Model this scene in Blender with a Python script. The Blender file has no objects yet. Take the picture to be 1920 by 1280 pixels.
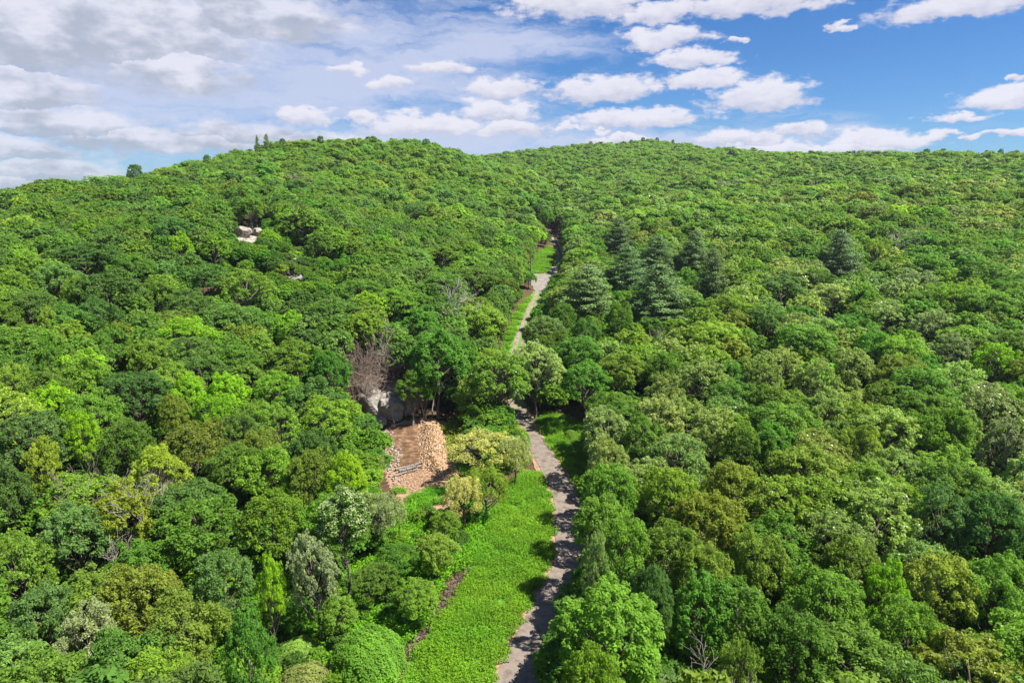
import bpy, math, random
import numpy as np
from math import radians, sin, cos, pi

# ------------------------------------------------------------------ camera, sky, sun, exposure
SC = bpy.context.scene
COL = SC.collection
random.seed(7)
F = 1250.0                       # focal length in pixels of the 1920 px wide photograph
CAMZ = 41.0
PITCH = radians(12.2)
cam_d = bpy.data.cameras.new('camera')
cam_d.sensor_width = 36.0
cam_d.lens = 36.0 * F / 1920.0
cam_d.clip_start = 0.5
cam_d.clip_end = 30000
cam = bpy.data.objects.new('camera', cam_d)
COL.objects.link(cam)
cam.location = (0, 0, CAMZ)
cam.rotation_euler = (radians(90) - PITCH, 0, 0)
SC.camera = cam

SUN_AZ = radians(103)            # clockwise from +Y (straight ahead): sun to the right, a touch behind the camera
SUN_EL = radians(57)
sun_dir = np.array([sin(SUN_AZ) * cos(SUN_EL), cos(SUN_AZ) * cos(SUN_EL), sin(SUN_EL)])
sd = bpy.data.lights.new('sun', 'SUN')
sd.energy = 5.0
sd.angle = radians(0.55)
sd.color = (1.0, 0.955, 0.88)
sun = bpy.data.objects.new('sun', sd)
COL.objects.link(sun)
from mathutils import Vector
sun.rotation_euler = Vector(tuple(-sun_dir)).to_track_quat('-Z', 'Y').to_euler()

SC.view_settings.view_transform = 'Standard'
SC.view_settings.look = 'None'
SC.view_settings.exposure = 1.22
SC.view_settings.gamma = 1.0
SC.view_settings.use_curve_mapping = False
SC.cycles.max_bounces = 5
SC.cycles.diffuse_bounces = 3
SC.cycles.glossy_bounces = 2
SC.cycles.transmission_bounces = 3
SC.cycles.transparent_max_bounces = 4
SC.cycles.caustics_reflective = False
SC.cycles.caustics_refractive = False


def ray(px, py):
    a = (px - 960) / F
    b = -(py - 640) / F
    return np.array([a, cos(PITCH) + b * sin(PITCH), -sin(PITCH) + b * cos(PITCH)])


def pix(px, py, t):
    return np.array([0, 0, CAMZ]) + t * ray(px, py)


def to_px(x, y, z):
    v = (z - CAMZ)
    dep = y * cos(PITCH) - v * sin(PITCH)
    up = y * sin(PITCH) + v * cos(PITCH)
    return 960 + F * x / dep, 640 - F * up / dep, dep


def N(nt, typ, ins=None, **props):
    n = nt.nodes.new(typ)
    for k, v in props.items():
        setattr(n, k, v)
    for k, v in (ins or {}).items():
        s = n.inputs[k]
        if isinstance(v, bpy.types.NodeSocket):
            nt.links.new(v, s)
        else:
            s.default_value = v
    return n


def M(nt, op, a, b=0.0, c=0.0, clamp=False):
    n = nt.nodes.new('ShaderNodeMath')
    n.operation = op
    n.use_clamp = clamp
    for i, v in enumerate((a, b, c)):
        if isinstance(v, bpy.types.NodeSocket):
            nt.links.new(v, n.inputs[i])
        else:
            n.inputs[i].default_value = v
    return n.outputs[0]


def MIX(nt, fac, a, b, mode='MIX'):
    n = nt.nodes.new('ShaderNodeMix')
    n.data_type = 'RGBA'
    n.blend_type = mode
    for s, v in ((n.inputs[0], fac), (n.inputs[6], a), (n.inputs[7], b)):
        if isinstance(v, bpy.types.NodeSocket):
            nt.links.new(v, s)
        else:
            s.default_value = v if isinstance(v, (int, float)) else (*v, 1.0)[:4]
    return n.outputs[2]


def SMOOTH(nt, v, lo, hi):
    n = nt.nodes.new('ShaderNodeMapRange')
    n.interpolation_type = 'SMOOTHSTEP'
    nt.links.new(v, n.inputs[0])
    n.inputs[1].default_value = lo
    n.inputs[2].default_value = hi
    return n.outputs[0]


# world: physical sky with cumulus and cirrus placed by azimuth and elevation
W = bpy.data.worlds.new('World')
SC.world = W
W.use_nodes = True
wt = W.node_tree
wt.nodes.clear()
SKY_STRENGTH = 0.06
sky = N(wt, 'ShaderNodeTexSky', sky_type='NISHITA', sun_disc=False, sun_elevation=SUN_EL, sun_rotation=SUN_AZ,
        altitude=300.0, air_density=1.0, dust_density=0.2, ozone_density=3.0)
tc = N(wt, 'ShaderNodeTexCoord')
sep = N(wt, 'ShaderNodeSeparateXYZ', {0: tc.outputs['Generated']})
az = M(wt, 'ARCTAN2', sep.outputs[0], sep.outputs[1])
el = M(wt, 'ARCSINE', sep.outputs[2])
P0 = N(wt, 'ShaderNodeCombineXYZ', {0: M(wt, 'MULTIPLY', az, 10.0), 1: M(wt, 'MULTIPLY', el, 10.0)}).outputs[0]


def ae(px, py):
    d = ray(px, py)
    return 10 * math.atan2(d[0], d[1]), 10 * math.asin(d[2] / np.linalg.norm(d))


def vmath(op, a, b=None, scale=None):
    n = wt.nodes.new('ShaderNodeVectorMath')
    n.operation = op
    for i, v in ((0, a), (1, b)):
        if v is None:
            continue
        if isinstance(v, bpy.types.NodeSocket):
            wt.links.new(v, n.inputs[i])
        else:
            n.inputs[i].default_value = v
    if scale is not None:
        n.inputs['Scale'].default_value = scale
    return n


nz1 = N(wt, 'ShaderNodeTexNoise', {'Vector': vmath('MULTIPLY', P0, (2.2, 4.2, 1)).outputs[0], 'Scale': 1.0, 'Detail': 8.0, 'Roughness': 0.6})
off = vmath('SUBTRACT', nz1.outputs['Color'], (0.5, 0.5, 0.5)).outputs[0]
P = vmath('ADD', P0, vmath('MULTIPLY', off, (0.9, 0.4, 0)).outputs[0]).outputs[0]

grp = bpy.data.node_groups.new('cloud_blob', 'ShaderNodeTree')
for nm, st in (('P', 'NodeSocketVector'), ('C', 'NodeSocketVector'), ('S', 'NodeSocketVector'), ('F', 'NodeSocketFloat'), ('V', 'NodeSocketFloat')):
    grp.interface.new_socket(nm, in_out='INPUT', socket_type=st)
for nm in ('F', 'V'):
    grp.interface.new_socket(nm, in_out='OUTPUT', socket_type='NodeSocketFloat')
gi = grp.nodes.new('NodeGroupInput')
go = grp.nodes.new('NodeGroupOutput')
s1 = N(grp, 'ShaderNodeVectorMath', {0: gi.outputs[0], 1: gi.outputs[1]}, operation='SUBTRACT')
s2 = N(grp, 'ShaderNodeVectorMath', {0: s1.outputs[0], 1: gi.outputs[2]}, operation='DIVIDE')
sx = N(grp, 'ShaderNodeSeparateXYZ', {0: s2.outputs[0]})
vv = sx.outputs[1]
vq = M(grp, 'MAXIMUM', vv, M(grp, 'MULTIPLY', vv, -1.5))
dd = M(grp, 'SQRT', M(grp, 'ADD', M(grp, 'MULTIPLY', sx.outputs[0], sx.outputs[0]), M(grp, 'MULTIPLY', vq, vq)))
ff = M(grp, 'SUBTRACT', 1.0, dd)
sel = M(grp, 'GREATER_THAN', ff, gi.outputs[3])
grp.links.new(M(grp, 'MAXIMUM', ff, gi.outputs[3]), go.inputs[0])
vo = M(grp, 'ADD', M(grp, 'MULTIPLY', sel, vv), M(grp, 'MULTIPLY', M(grp, 'SUBTRACT', 1.0, sel), gi.outputs[4]))
grp.links.new(vo, go.inputs[1])

CUMULUS = [(1090, 12, 330, 70), (1230, 28, 200, 46), (1410, 8, 330, 60), (1245, 75, 190, 48), (1378, 74, 40, 18), (1300, 115, 180, 38), (1120, 172, 250, 62),
           (1320, 152, 200, 42), (1430, 182, 210, 64), (1200, 226, 300, 46), (940, 170, 170, 48), (830, 130, 130, 34), (645, 133, 78, 26),
           (930, 212, 190, 54), (800, 238, 300, 50), (1060, 237, 56, 17), (1122, 243, 50, 14), (565, 222, 130, 38), (680, 221, 80, 24),
           (1390, 262, 200, 34), (1500, 248, 120, 28), (1500, 280, 420, 30), (1640, 264, 190, 44), (1755, 257, 70, 22), (1820, 257, 40, 13),
           (1880, 188, 160, 44), (1805, 222, 100, 20), (1895, 252, 90, 15), (1810, 10, 290, 52), (1912, 152, 36, 14), (1575, 50, 52, 17),
           (960, 245, 190, 40), (1150, 262, 160, 18), (730, 160, 110, 30)]
HEAVY = [(60, 60, 420, 200), (260, 60, 420, 170), (330, 140, 260, 90), (480, 40, 330, 110), (30, 180, 240, 90), (110, 235, 330, 60),
         (300, 268, 400, 52), (40, 285, 240, 50), (460, 252, 280, 40), (90, 325, 260, 46), (600, 262, 300, 34), (560, 40, 200, 60), (40, 350, 180, 40)]


def chain(lst, pvec):
    fv, vv_ = -5.0, 0.0
    for (cx, cy, w, h) in lst:
        c = ae(cx, cy)
        k = 10.0 / F
        n = wt.nodes.new('ShaderNodeGroup')
        n.node_tree = grp
        wt.links.new(pvec, n.inputs[0])
        n.inputs[1].default_value = (c[0], c[1], 0)
        n.inputs[2].default_value = (w * 0.5 * k, h * 0.55 * k, 1)
        for i, v in ((3, fv), (4, vv_)):
            if isinstance(v, bpy.types.NodeSocket):
                wt.links.new(v, n.inputs[i])
            else:
                n.inputs[i].default_value = v
        fv, vv_ = n.outputs[0], n.outputs[1]
    return fv, vv_


# seen by elevation: clouds far outside the frame come from the same noise on a flat layer
layer = N(wt, 'ShaderNodeCombineXYZ', {0: M(wt, 'DIVIDE', sep.outputs[0], M(wt, 'MAXIMUM', M(wt, 'ADD', sep.outputs[2], 0.12), 0.05)),
                                        1: M(wt, 'DIVIDE', sep.outputs[1], M(wt, 'MAXIMUM', M(wt, 'ADD', sep.outputs[2], 0.12), 0.05))}).outputs[0]
nz2 = N(wt, 'ShaderNodeTexNoise', {'Vector': layer, 'Scale': 1.1, 'Detail': 7.0, 'Roughness': 0.58})
nzc = N(wt, 'ShaderNodeTexNoise', {'Vector': vmath('MULTIPLY', P0, (3.2, 6.5, 1)).outputs[0], 'Scale': 1.0, 'Detail': 9.0, 'Roughness': 0.62})
e1 = M(wt, 'MULTIPLY', M(wt, 'SUBTRACT', nzc.outputs[0], 0.5), 1.5)
f1, v1 = chain(CUMULUS, P)
cum = SMOOTH(wt, M(wt, 'ADD', f1, e1), 0.0, 0.46)
f2, v2 = chain(HEAVY, P)
hev = SMOOTH(wt, M(wt, 'ADD', M(wt, 'MULTIPLY', f2, 1.3), M(wt, 'ADD', M(wt, 'MULTIPLY', e1, 1.0), 0.2)), -0.02, 0.95)
# cirrus veil: streaked noise, strong to the left, thin over the middle
cdir = vmath('MULTIPLY', P, (0.55, 3.1, 1)).outputs[0]
rotn = N(wt, 'ShaderNodeMapping', {0: P, 'Rotation': (0, 0, radians(-9)), 'Scale': (0.42, 2.7, 1)})
nz3 = N(wt, 'ShaderNodeTexNoise', {'Vector': rotn.outputs[0], 'Scale': 1.6, 'Detail': 8.0, 'Roughness': 0.62, 'Distortion': 0.3})
f3, v3 = chain([(330, 150, 1150, 420), (620, 150, 900, 330), (900, 90, 500, 130), (880, 265, 900, 110), (1300, 265, 700, 70)], P0)
cir = M(wt, 'MULTIPLY', SMOOTH(wt, M(wt, 'ADD', nz3.outputs[0], M(wt, 'MULTIPLY', f3, 0.42)), 0.42, 0.86), 0.85)
# outside the frame
outm = SMOOTH(wt, M(wt, 'ABSOLUTE', az), 0.78, 1.1)
outel = SMOOTH(wt, el, 0.36, 0.55)
outf = M(wt, 'MAXIMUM', outm, outel)
gen = M(wt, 'MULTIPLY', SMOOTH(wt, nz2.outputs[0], 0.5, 0.66), outf)
up_ok = SMOOTH(wt, el, -0.01, 0.01)
skyc = MIX(wt, 1.0, sky.outputs[0], MIX(wt, SMOOTH(wt, el, 0.0, 0.46), (0.36, 0.60, 0.88), (0.185, 0.475, 0.82)), 'MULTIPLY')
skyc = vmath('SCALE', skyc, scale=SKY_STRENGTH).outputs[0]
nz4 = N(wt, 'ShaderNodeTexNoise', {'Vector': vmath('MULTIPLY', P0, (1.5, 3.0, 1)).outputs[0], 'Scale': 1.3, 'Detail': 6.0, 'Roughness': 0.55})
lite = (0.37, 0.365, 0.405)
shade = SMOOTH(wt, M(wt, 'ADD', v1, M(wt, 'MULTIPLY', e1, 0.9)), -0.75, 0.45)
ccum = MIX(wt, shade, (0.235, 0.245, 0.31), lite)
shade2 = SMOOTH(wt, M(wt, 'ADD', M(wt, 'MULTIPLY', v2, 0.22), nz4.outputs[0]), 0.36, 0.68)
chev = MIX(wt, shade2, (0.195, 0.215, 0.26), (0.355, 0.355, 0.40))
c = MIX(wt, cir, skyc, (0.265, 0.29, 0.375))
c = MIX(wt, M(wt, 'MULTIPLY', gen, up_ok), c, (0.33, 0.33, 0.37))
c = MIX(wt, M(wt, 'MULTIPLY', hev, 0.88), c, chev)
c = MIX(wt, M(wt, 'MULTIPLY', cum, 0.95), c, ccum)
bg = N(wt, 'ShaderNodeBackground', {0: c, 1: 1.0})
wo = N(wt, 'ShaderNodeOutputWorld', {0: bg.outputs[0]})
W.cycles.sampling_method = 'MANUAL'
W.cycles.sample_map_resolution = 512

# ------------------------------------------------------------------ helpers


def tag(o, label=None, cat=None, group=None, kind=None):
    if label: o['label'] = label
    if cat: o['category'] = cat
    if group: o['group'] = group
    if kind: o['kind'] = kind
    return o


def mesh_np(name, verts, faces, mats=(), var=None, matidx=None, smooth=False):
    """verts (n,3); faces: (m,k) array with one k, or list of arrays."""
    me = bpy.data.meshes.new(name)
    verts = np.asarray(verts, dtype=np.float32)
    fl = faces if isinstance(faces, list) else [faces]
    fl = [np.asarray(f, dtype=np.int32) for f in fl if len(f)]
    loops = np.concatenate([f.ravel() for f in fl])
    tot = np.concatenate([np.full(len(f), f.shape[1], dtype=np.int32) for f in fl])
    start = np.concatenate([[0], np.cumsum(tot)[:-1]]).astype(np.int32)
    me.vertices.add(len(verts))
    me.vertices.foreach_set('co', verts.ravel())
    me.loops.add(len(loops))
    me.loops.foreach_set('vertex_index', loops)
    me.polygons.add(len(tot))
    me.polygons.foreach_set('loop_start', start)
    me.polygons.foreach_set('loop_total', tot)
    for m in mats:
        me.materials.append(m)
    if matidx is not None:
        me.polygons.foreach_set('material_index', np.asarray(matidx, dtype=np.int32))
    if var is not None:
        at = me.attributes.new('leafvar', 'FLOAT', 'POINT')
        at.data.foreach_set('value', np.asarray(var, dtype=np.float32))
    me.update(calc_edges=True)
    me.validate()
    if smooth:
        me.polygons.foreach_set('use_smooth', np.ones(len(tot), dtype=bool))
    return me


def link(name, me, parent=None, loc=None):
    o = bpy.data.objects.new(name, me)
    COL.objects.link(o)
    if parent: o.parent = parent
    if loc is not None: o.location = loc
    return o


def norm(v):
    return v / np.maximum(np.linalg.norm(v, axis=-1, keepdims=True), 1e-9)


def tubes(segs, sides=5):
    """segs: list of (p0, p1, r0, r1) -> verts, quad faces, one array."""
    n = len(segs)
    p0 = np.array([s[0] for s in segs], float)
    p1 = np.array([s[1] for s in segs], float)
    r0 = np.array([s[2] for s in segs], float)
    r1 = np.array([s[3] for s in segs], float)
    d = norm(p1 - p0)
    ref = np.where(np.abs(d[:, 2:3]) > 0.9, np.array([[1.0, 0, 0]]), np.array([[0, 0, 1.0]]))
    u = norm(np.cross(d, ref))
    w = np.cross(d, u)
    ang = np.arange(sides) * 2 * pi / sides
    ca, sa = np.cos(ang)[None, :, None], np.sin(ang)[None, :, None]
    ring = u[:, None, :] * ca + w[:, None, :] * sa
    a = p0[:, None, :] + ring * r0[:, None, None]
    b = p1[:, None, :] + ring * r1[:, None, None]
    V = np.concatenate([a, b], axis=1).reshape(-1, 3)
    i = np.arange(sides)
    j = (i + 1) % sides
    f = np.stack([i, j, j + sides, i + sides], axis=1)
    Fc = (f[None] + (np.arange(n) * 2 * sides)[:, None, None]).reshape(-1, 4)
    return V, Fc


def fbm2(x, y, seed=0, octv=4, scale=1.0):
    """cheap smooth value noise for numpy arrays"""
    x = np.asarray(x, float) * scale
    y = np.asarray(y, float) * scale
    out = 0.0
    amp = 0.5
    for o in range(octv):
        xi, yi = np.floor(x), np.floor(y)
        xf, yf = x - xi, y - yi
        xf = xf * xf * (3 - 2 * xf)
        yf = yf * yf * (3 - 2 * yf)

        def h(a, b):
            v = np.sin(a * 127.1 + b * 311.7 + (seed + o) * 74.7) * 43758.5453
            return v - np.floor(v)
        v = (h(xi, yi) * (1 - xf) + h(xi + 1, yi) * xf) * (1 - yf) + (h(xi, yi + 1) * (1 - xf) + h(xi + 1, yi + 1) * xf) * yf
        out = out + amp * v
        amp *= 0.5
        x, y = x * 2.03 + 7.1, y * 2.03 + 3.3
    return out


# ------------------------------------------------------------------ materials


def new_mat(name):
    m = bpy.data.materials.new(name)
    m.use_nodes = True
    m.node_tree.nodes.clear()
    return m, m.node_tree


def leaf_mat(name, under=(1.55, 1.4, 2.3), spec=0.12, trans=0.48, tip=None):
    """leaf blades: tint comes from the tree, small leaf-to-leaf variation, paler undersides"""
    m, nt = new_mat(name)
    at = N(nt, 'ShaderNodeAttribute', attribute_type='INSTANCER', attribute_name='tint')
    lv = N(nt, 'ShaderNodeAttribute', attribute_type='GEOMETRY', attribute_name='leafvar')
    geo = N(nt, 'ShaderNodeNewGeometry')
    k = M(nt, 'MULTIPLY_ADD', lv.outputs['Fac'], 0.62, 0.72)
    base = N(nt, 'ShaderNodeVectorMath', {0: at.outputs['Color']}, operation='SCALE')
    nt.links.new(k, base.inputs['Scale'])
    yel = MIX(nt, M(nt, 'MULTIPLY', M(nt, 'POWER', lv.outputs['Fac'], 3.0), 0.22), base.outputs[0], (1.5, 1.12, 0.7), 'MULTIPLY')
    if tip:
        yel = MIX(nt, SMOOTH(nt, lv.outputs['Fac'], 0.74, 0.8), yel, tip)
    und = MIX(nt, geo.outputs['Backfacing'], yel, MIX(nt, 1.0, yel, under, 'MULTIPLY'))
    dif = N(nt, 'ShaderNodeBsdfDiffuse', {'Color': und})
    tr = N(nt, 'ShaderNodeBsdfTranslucent', {'Color': MIX(nt, 1.0, yel, (1.35, 1.5, 0.5), 'MULTIPLY')})
    gl = N(nt, 'ShaderNodeBsdfGlossy', {'Color': (0.9, 0.95, 1.0, 1), 'Roughness': 0.6})
    mx = N(nt, 'ShaderNodeMixShader', {0: trans, 1: dif.outputs[0], 2: tr.outputs[0]})
    fr = N(nt, 'ShaderNodeFresnel', {'IOR': 1.38})
    mg = N(nt, 'ShaderNodeMixShader', {0: M(nt, 'MULTIPLY', fr.outputs[0], spec), 1: mx.outputs[0], 2: gl.outputs[0]})
    N(nt, 'ShaderNodeOutputMaterial', {0: mg.outputs[0]})
    return m


LEAF = leaf_mat('leaf')
LEAF_PALE = leaf_mat('leaf_pale_underside', under=(1.9, 1.7, 2.6), spec=0.22)
NEEDLE = leaf_mat('needle', under=(1.1, 1.1, 1.3), trans=0.12, spec=0.3)
LOGBARK_SPEC = [(0.3, (0.13, 0.11, 0.09)), (0.7, (0.30, 0.265, 0.225))]
LEAF_FLOWER = leaf_mat('leaf_with_blossom', tip=(0.36, 0.42, 0.22))


def rough_mat(name, stops, scale=3.0, detail=6, rough=0.9, bump=0.4, bscale=8.0, coord='Object', stretch=(1, 1, 1)):
    m, nt = new_mat(name)
    tcn = N(nt, 'ShaderNodeTexCoord')
    mp = N(nt, 'ShaderNodeMapping', {0: tcn.outputs[coord], 'Scale': stretch})
    nz = N(nt, 'ShaderNodeTexNoise', {'Vector': mp.outputs[0], 'Scale': scale, 'Detail': float(detail), 'Roughness': 0.65})
    cr = N(nt, 'ShaderNodeValToRGB', {0: nz.outputs[0]})
    els = cr.color_ramp.elements
    while len(els) < len(stops):
        els.new(0.5)
    for e, (p, cc) in zip(els, stops):
        e.position = p
        e.color = (*cc, 1)
    nb = N(nt, 'ShaderNodeTexNoise', {'Vector': mp.outputs[0], 'Scale': bscale, 'Detail': 5.0, 'Roughness': 0.7})
    bp = N(nt, 'ShaderNodeBump', {'Strength': bump, 'Distance': 0.1, 'Height': nb.outputs[0]})
    pb = N(nt, 'ShaderNodeBsdfPrincipled', {'Base Color': cr.outputs[0], 'Roughness': rough, 'Normal': bp.outputs[0], 'Specular IOR Level': 0.2})
    N(nt, 'ShaderNodeOutputMaterial', {0: pb.outputs[0]})
    return m


BARK = rough_mat('bark', [(0.3, (0.07, 0.055, 0.04)), (0.7, (0.20, 0.17, 0.14))], 2.0, stretch=(6, 6, 1))
BARK_PALE = rough_mat('weathered_bark', [(0.3, (0.20, 0.17, 0.14)), (0.7, (0.46, 0.42, 0.37))], 2.0, stretch=(6, 6, 1))
TWIG = rough_mat('dead_twig', [(0.3, (0.17, 0.12, 0.09)), (0.7, (0.38, 0.31, 0.26))], 3.0)
BUSHTWIG = rough_mat('brown_twig', [(0.3, (0.17, 0.115, 0.085)), (0.7, (0.36, 0.28, 0.225))], 3.0)
FLOOR = rough_mat('forest_floor', [(0.35, (0.030, 0.022, 0.013)), (0.5, (0.10, 0.058, 0.032)), (0.6, (0.06, 0.055, 0.02)), (0.7, (0.04, 0.06, 0.016))], 0.9, 12, bump=1.0, bscale=5.0, coord='Object')
ROCK = rough_mat('grey_rock', [(0.25, (0.07, 0.062, 0.053)), (0.42, (0.21, 0.19, 0.165)), (0.6, (0.32, 0.295, 0.25)), (0.75, (0.24, 0.17, 0.115))], 1.3, 12, bump=1.0, bscale=3.5)
ROCK_PALE = rough_mat('pale_ledge_rock', [(0.33, (0.09, 0.078, 0.062)), (0.45, (0.24, 0.21, 0.18)), (0.55, (0.36, 0.32, 0.275)), (0.7, (0.27, 0.23, 0.19))], 1.2, 12, bump=1.0, bscale=4.0)
ASPHALT = rough_mat('worn_asphalt', [(0.33, (0.095, 0.074, 0.058)), (0.47, (0.165, 0.134, 0.11)), (0.56, (0.205, 0.168, 0.138)), (0.68, (0.135, 0.10, 0.075))], 0.9, 14, bump=0.25, bscale=25)
LITTER = rough_mat('leaf_litter', [(0.3, (0.17, 0.095, 0.055)), (0.5, (0.31, 0.19, 0.12)), (0.7, (0.42, 0.285, 0.20))], 2.2, 10, bump=1.0, bscale=9)
MULCH = rough_mat('dark_mulch', [(0.3, (0.055, 0.028, 0.014)), (0.48, (0.12, 0.066, 0.035)), (0.62, (0.22, 0.135, 0.075)), (0.72, (0.33, 0.225, 0.14))], 0.8, 14, bump=1.0, bscale=7)
GRAVEL = rough_mat('pale_gravel', [(0.3, (0.13, 0.115, 0.098)), (0.5, (0.195, 0.175, 0.15)), (0.7, (0.25, 0.225, 0.195))], 0.7, 12, bump=0.4, bscale=12)
TRACK = rough_mat('sandy_track', [(0.3, (0.13, 0.10, 0.075)), (0.6, (0.24, 0.195, 0.15))], 0.9, 10, bump=0.5, bscale=8)
TURF = rough_mat('green_turf', [(0.3, (0.045, 0.12, 0.012)), (0.5, (0.09, 0.22, 0.02)), (0.7, (0.14, 0.26, 0.03))], 1.1, 10, bump=0.8, bscale=5)
BED = rough_mat('stream_bed', [(0.3, (0.03, 0.02, 0.014)), (0.5, (0.09, 0.06, 0.042)), (0.7, (0.20, 0.15, 0.12))], 1.8, 10, bump=1.0, bscale=6)


def chip_mat():
    m, nt = new_mat('split_wood')
    lv = N(nt, 'ShaderNodeAttribute', attribute_type='GEOMETRY', attribute_name='leafvar')
    cr = N(nt, 'ShaderNodeValToRGB', {0: lv.outputs['Fac']})
    e = cr.color_ramp.elements
    e[0].color = (0.10, 0.05, 0.022, 1)
    e[1].position = 0.35
    e[1].color = (0.29, 0.165, 0.075, 1)
    x = e.new(0.7); x.color = (0.40, 0.265, 0.15, 1)
    x = e.new(1.0); x.color = (0.52, 0.41, 0.30, 1)
    pb = N(nt, 'ShaderNodeBsdfPrincipled', {'Base Color': cr.outputs[0], 'Roughness': 0.85, 'Specular IOR Level': 0.2})
    N(nt, 'ShaderNodeOutputMaterial', {0: pb.outputs[0]})
    return m


CHIP = chip_mat()
LOGBARK = rough_mat('fallen_log_bark', LOGBARK_SPEC, 2.5, stretch=(2, 6, 6))

# ------------------------------------------------------------------ terrain
CTRL_PX = [
    # px, py, depth, height of what is seen above the ground
    (0, 365, 230, 11), (120, 340, 260, 11), (250, 326, 290, 11), (400, 292, 350, 11), (520, 272, 385, 11), (650, 264, 410, 11), (780, 268, 440, 11), (880, 292, 480, 11),
    (0, 450, 165, 11), (0, 600, 105, 11), (0, 800, 78, 11), (0, 1000, 68, 11), (165, 490, 135, 11), (300, 400, 210, 11), (150, 400, 200, 11),
    (460, 440, 190, 0), (550, 510, 165, 0), (600, 600, 135, 11), (400, 600, 130, 11), (400, 700, 105, 11), (250, 745, 90, 11), (500, 800, 92, 11),
    (700, 400, 235, 11), (700, 500, 175, 11), (700, 330, 320, 11), (500, 350, 270, 11), (900, 450, 230, 11), (900, 550, 165, 11), (950, 380, 320, 11), (1000, 330, 480, 11),
    (685, 690, 128, 0), (640, 740, 122, 0), (735, 690, 133, 0), (770, 700, 140, 0), (850, 660, 150, 2),
    (966, 660, 165, 0), (1000, 560, 220, 0), (1015, 520, 255, 0), (1045, 480, 290, 0), (1040, 440, 340, 0),
    (1235, 640, 145, 0), (1150, 800, 92, 11), (1300, 700, 110, 11), (1300, 600, 140, 11), (1300, 500, 185, 11), (1300, 400, 270, 11), (1300, 340, 400, 11),
    (1220, 264, 760, 9), (1100, 290, 650, 9), (1050, 282, 690, 9), (1050, 340, 460, 11), (1150, 330, 480, 11), (1350, 288, 690, 9), (1350, 330, 430, 11), (1010, 288, 680, 9), (930, 289, 640, 9),
    (1500, 700, 105, 11), (1500, 600, 135, 11), (1500, 500, 180, 11), (1500, 400, 260, 11), (1500, 340, 370, 11), (1500, 293, 520, 11),
    (1750, 700, 100, 11), (1750, 600, 130, 11), (1750, 500, 170, 11), (1750, 400, 240, 11), (1750, 330, 330, 11), (1750, 289, 430, 11),
    (1920, 293, 400, 11), (1920, 450, 190, 11), (1920, 600, 122, 11), (1920, 800, 82, 11), (1640, 293, 470, 11),
    (1300, 900, 74, 11), (1700, 900, 72, 11), (1300, 1100, 58, 11), (1700, 1150, 55, 11), (200, 1100, 62, 11), (450, 1100, 60, 11),
]
pts = [pix(a, b, t) - np.array([0, 0, h]) for a, b, t, h in CTRL_PX]
for x, y, z in [(-14, 20, -2), (0, 20, 0), (14, 20, -1), (-10, 50, 0), (3, 50, 0), (12, 50, 0), (-14, 70, 0), (0, 70, 0), (10, 70, 0), (-20, 88, 0), (-8, 88, 0), (8, 88, 0),
                (-26, 100, 0), (-12, 100, 0), (4, 100, 0), (14, 100, 0), (-25, 114, 0), (-14, 114, 0), (0, 116, 0), (12, 118, 0.5), (-12, 126, 1), (2, 135, 1.2), (2, 150, 2.5),
                (-40, 20, -6), (45, 20, -5), (0, -60, 0), (-100, -60, -8), (100, -60, 0), (-200, 50, 20), (230, 50, 20), (0, -300, 0), (-400, -200, 10), (400, -200, 30),
                (-300, 320, 5), (-450, 500, -30), (-260, 620, 5), (-120, 650, 30), (40, 950, 60), (260, 1000, 60), (500, 800, 30), (650, 500, 30), (500, 300, 60), (420, 120, 40),
                (-700, 900, -50), (0, 1500, 0), (900, 1200, -10), (-1200, 300, -50), (1300, 300, 0), (0, -1200, -20), (-1200, -1000, -30), (1300, -900, -20), (-1200, 1800, -60), (1400, 1900, -60), (0, 2300, -60)]:
    pts.append(np.array([x, y, z], float))
CP = np.array(pts)


def rbf_fit(P_):
    n = len(P_)
    D = np.hypot(P_[:, None, 0] - P_[None, :, 0], P_[:, None, 1] - P_[None, :, 1])
    A = np.zeros((n + 3, n + 3))
    A[:n, :n] = D + np.eye(n) * -1.2
    A[:n, n] = 1
    A[:n, n + 1:] = P_[:, :2] / 100
    A[n, :n] = 1
    A[n + 1:, :n] = P_[:, :2].T / 100
    return np.linalg.solve(A, np.concatenate([P_[:, 2], [0, 0, 0]]))


WC = rbf_fit(CP)


def rbf(x, y):
    x = np.asarray(x, float); y = np.asarray(y, float)
    sh = x.shape
    x = x.ravel(); y = y.ravel()
    out = np.empty_like(x)
    for i in range(0, len(x), 20000):
        xs, ys = x[i:i + 20000], y[i:i + 20000]
        D = np.hypot(xs[:, None] - CP[None, :, 0], ys[:, None] - CP[None, :, 1])
        out[i:i + 20000] = D @ WC[:-3] + WC[-3] + xs / 100 * WC[-2] + ys / 100 * WC[-1]
    return out.reshape(sh)


def axis(segs):
    out = []
    for a, b, s in segs:
        out.append(np.arange(a, b, s))
    return np.concatenate(out + [[segs[-1][1]]])


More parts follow.
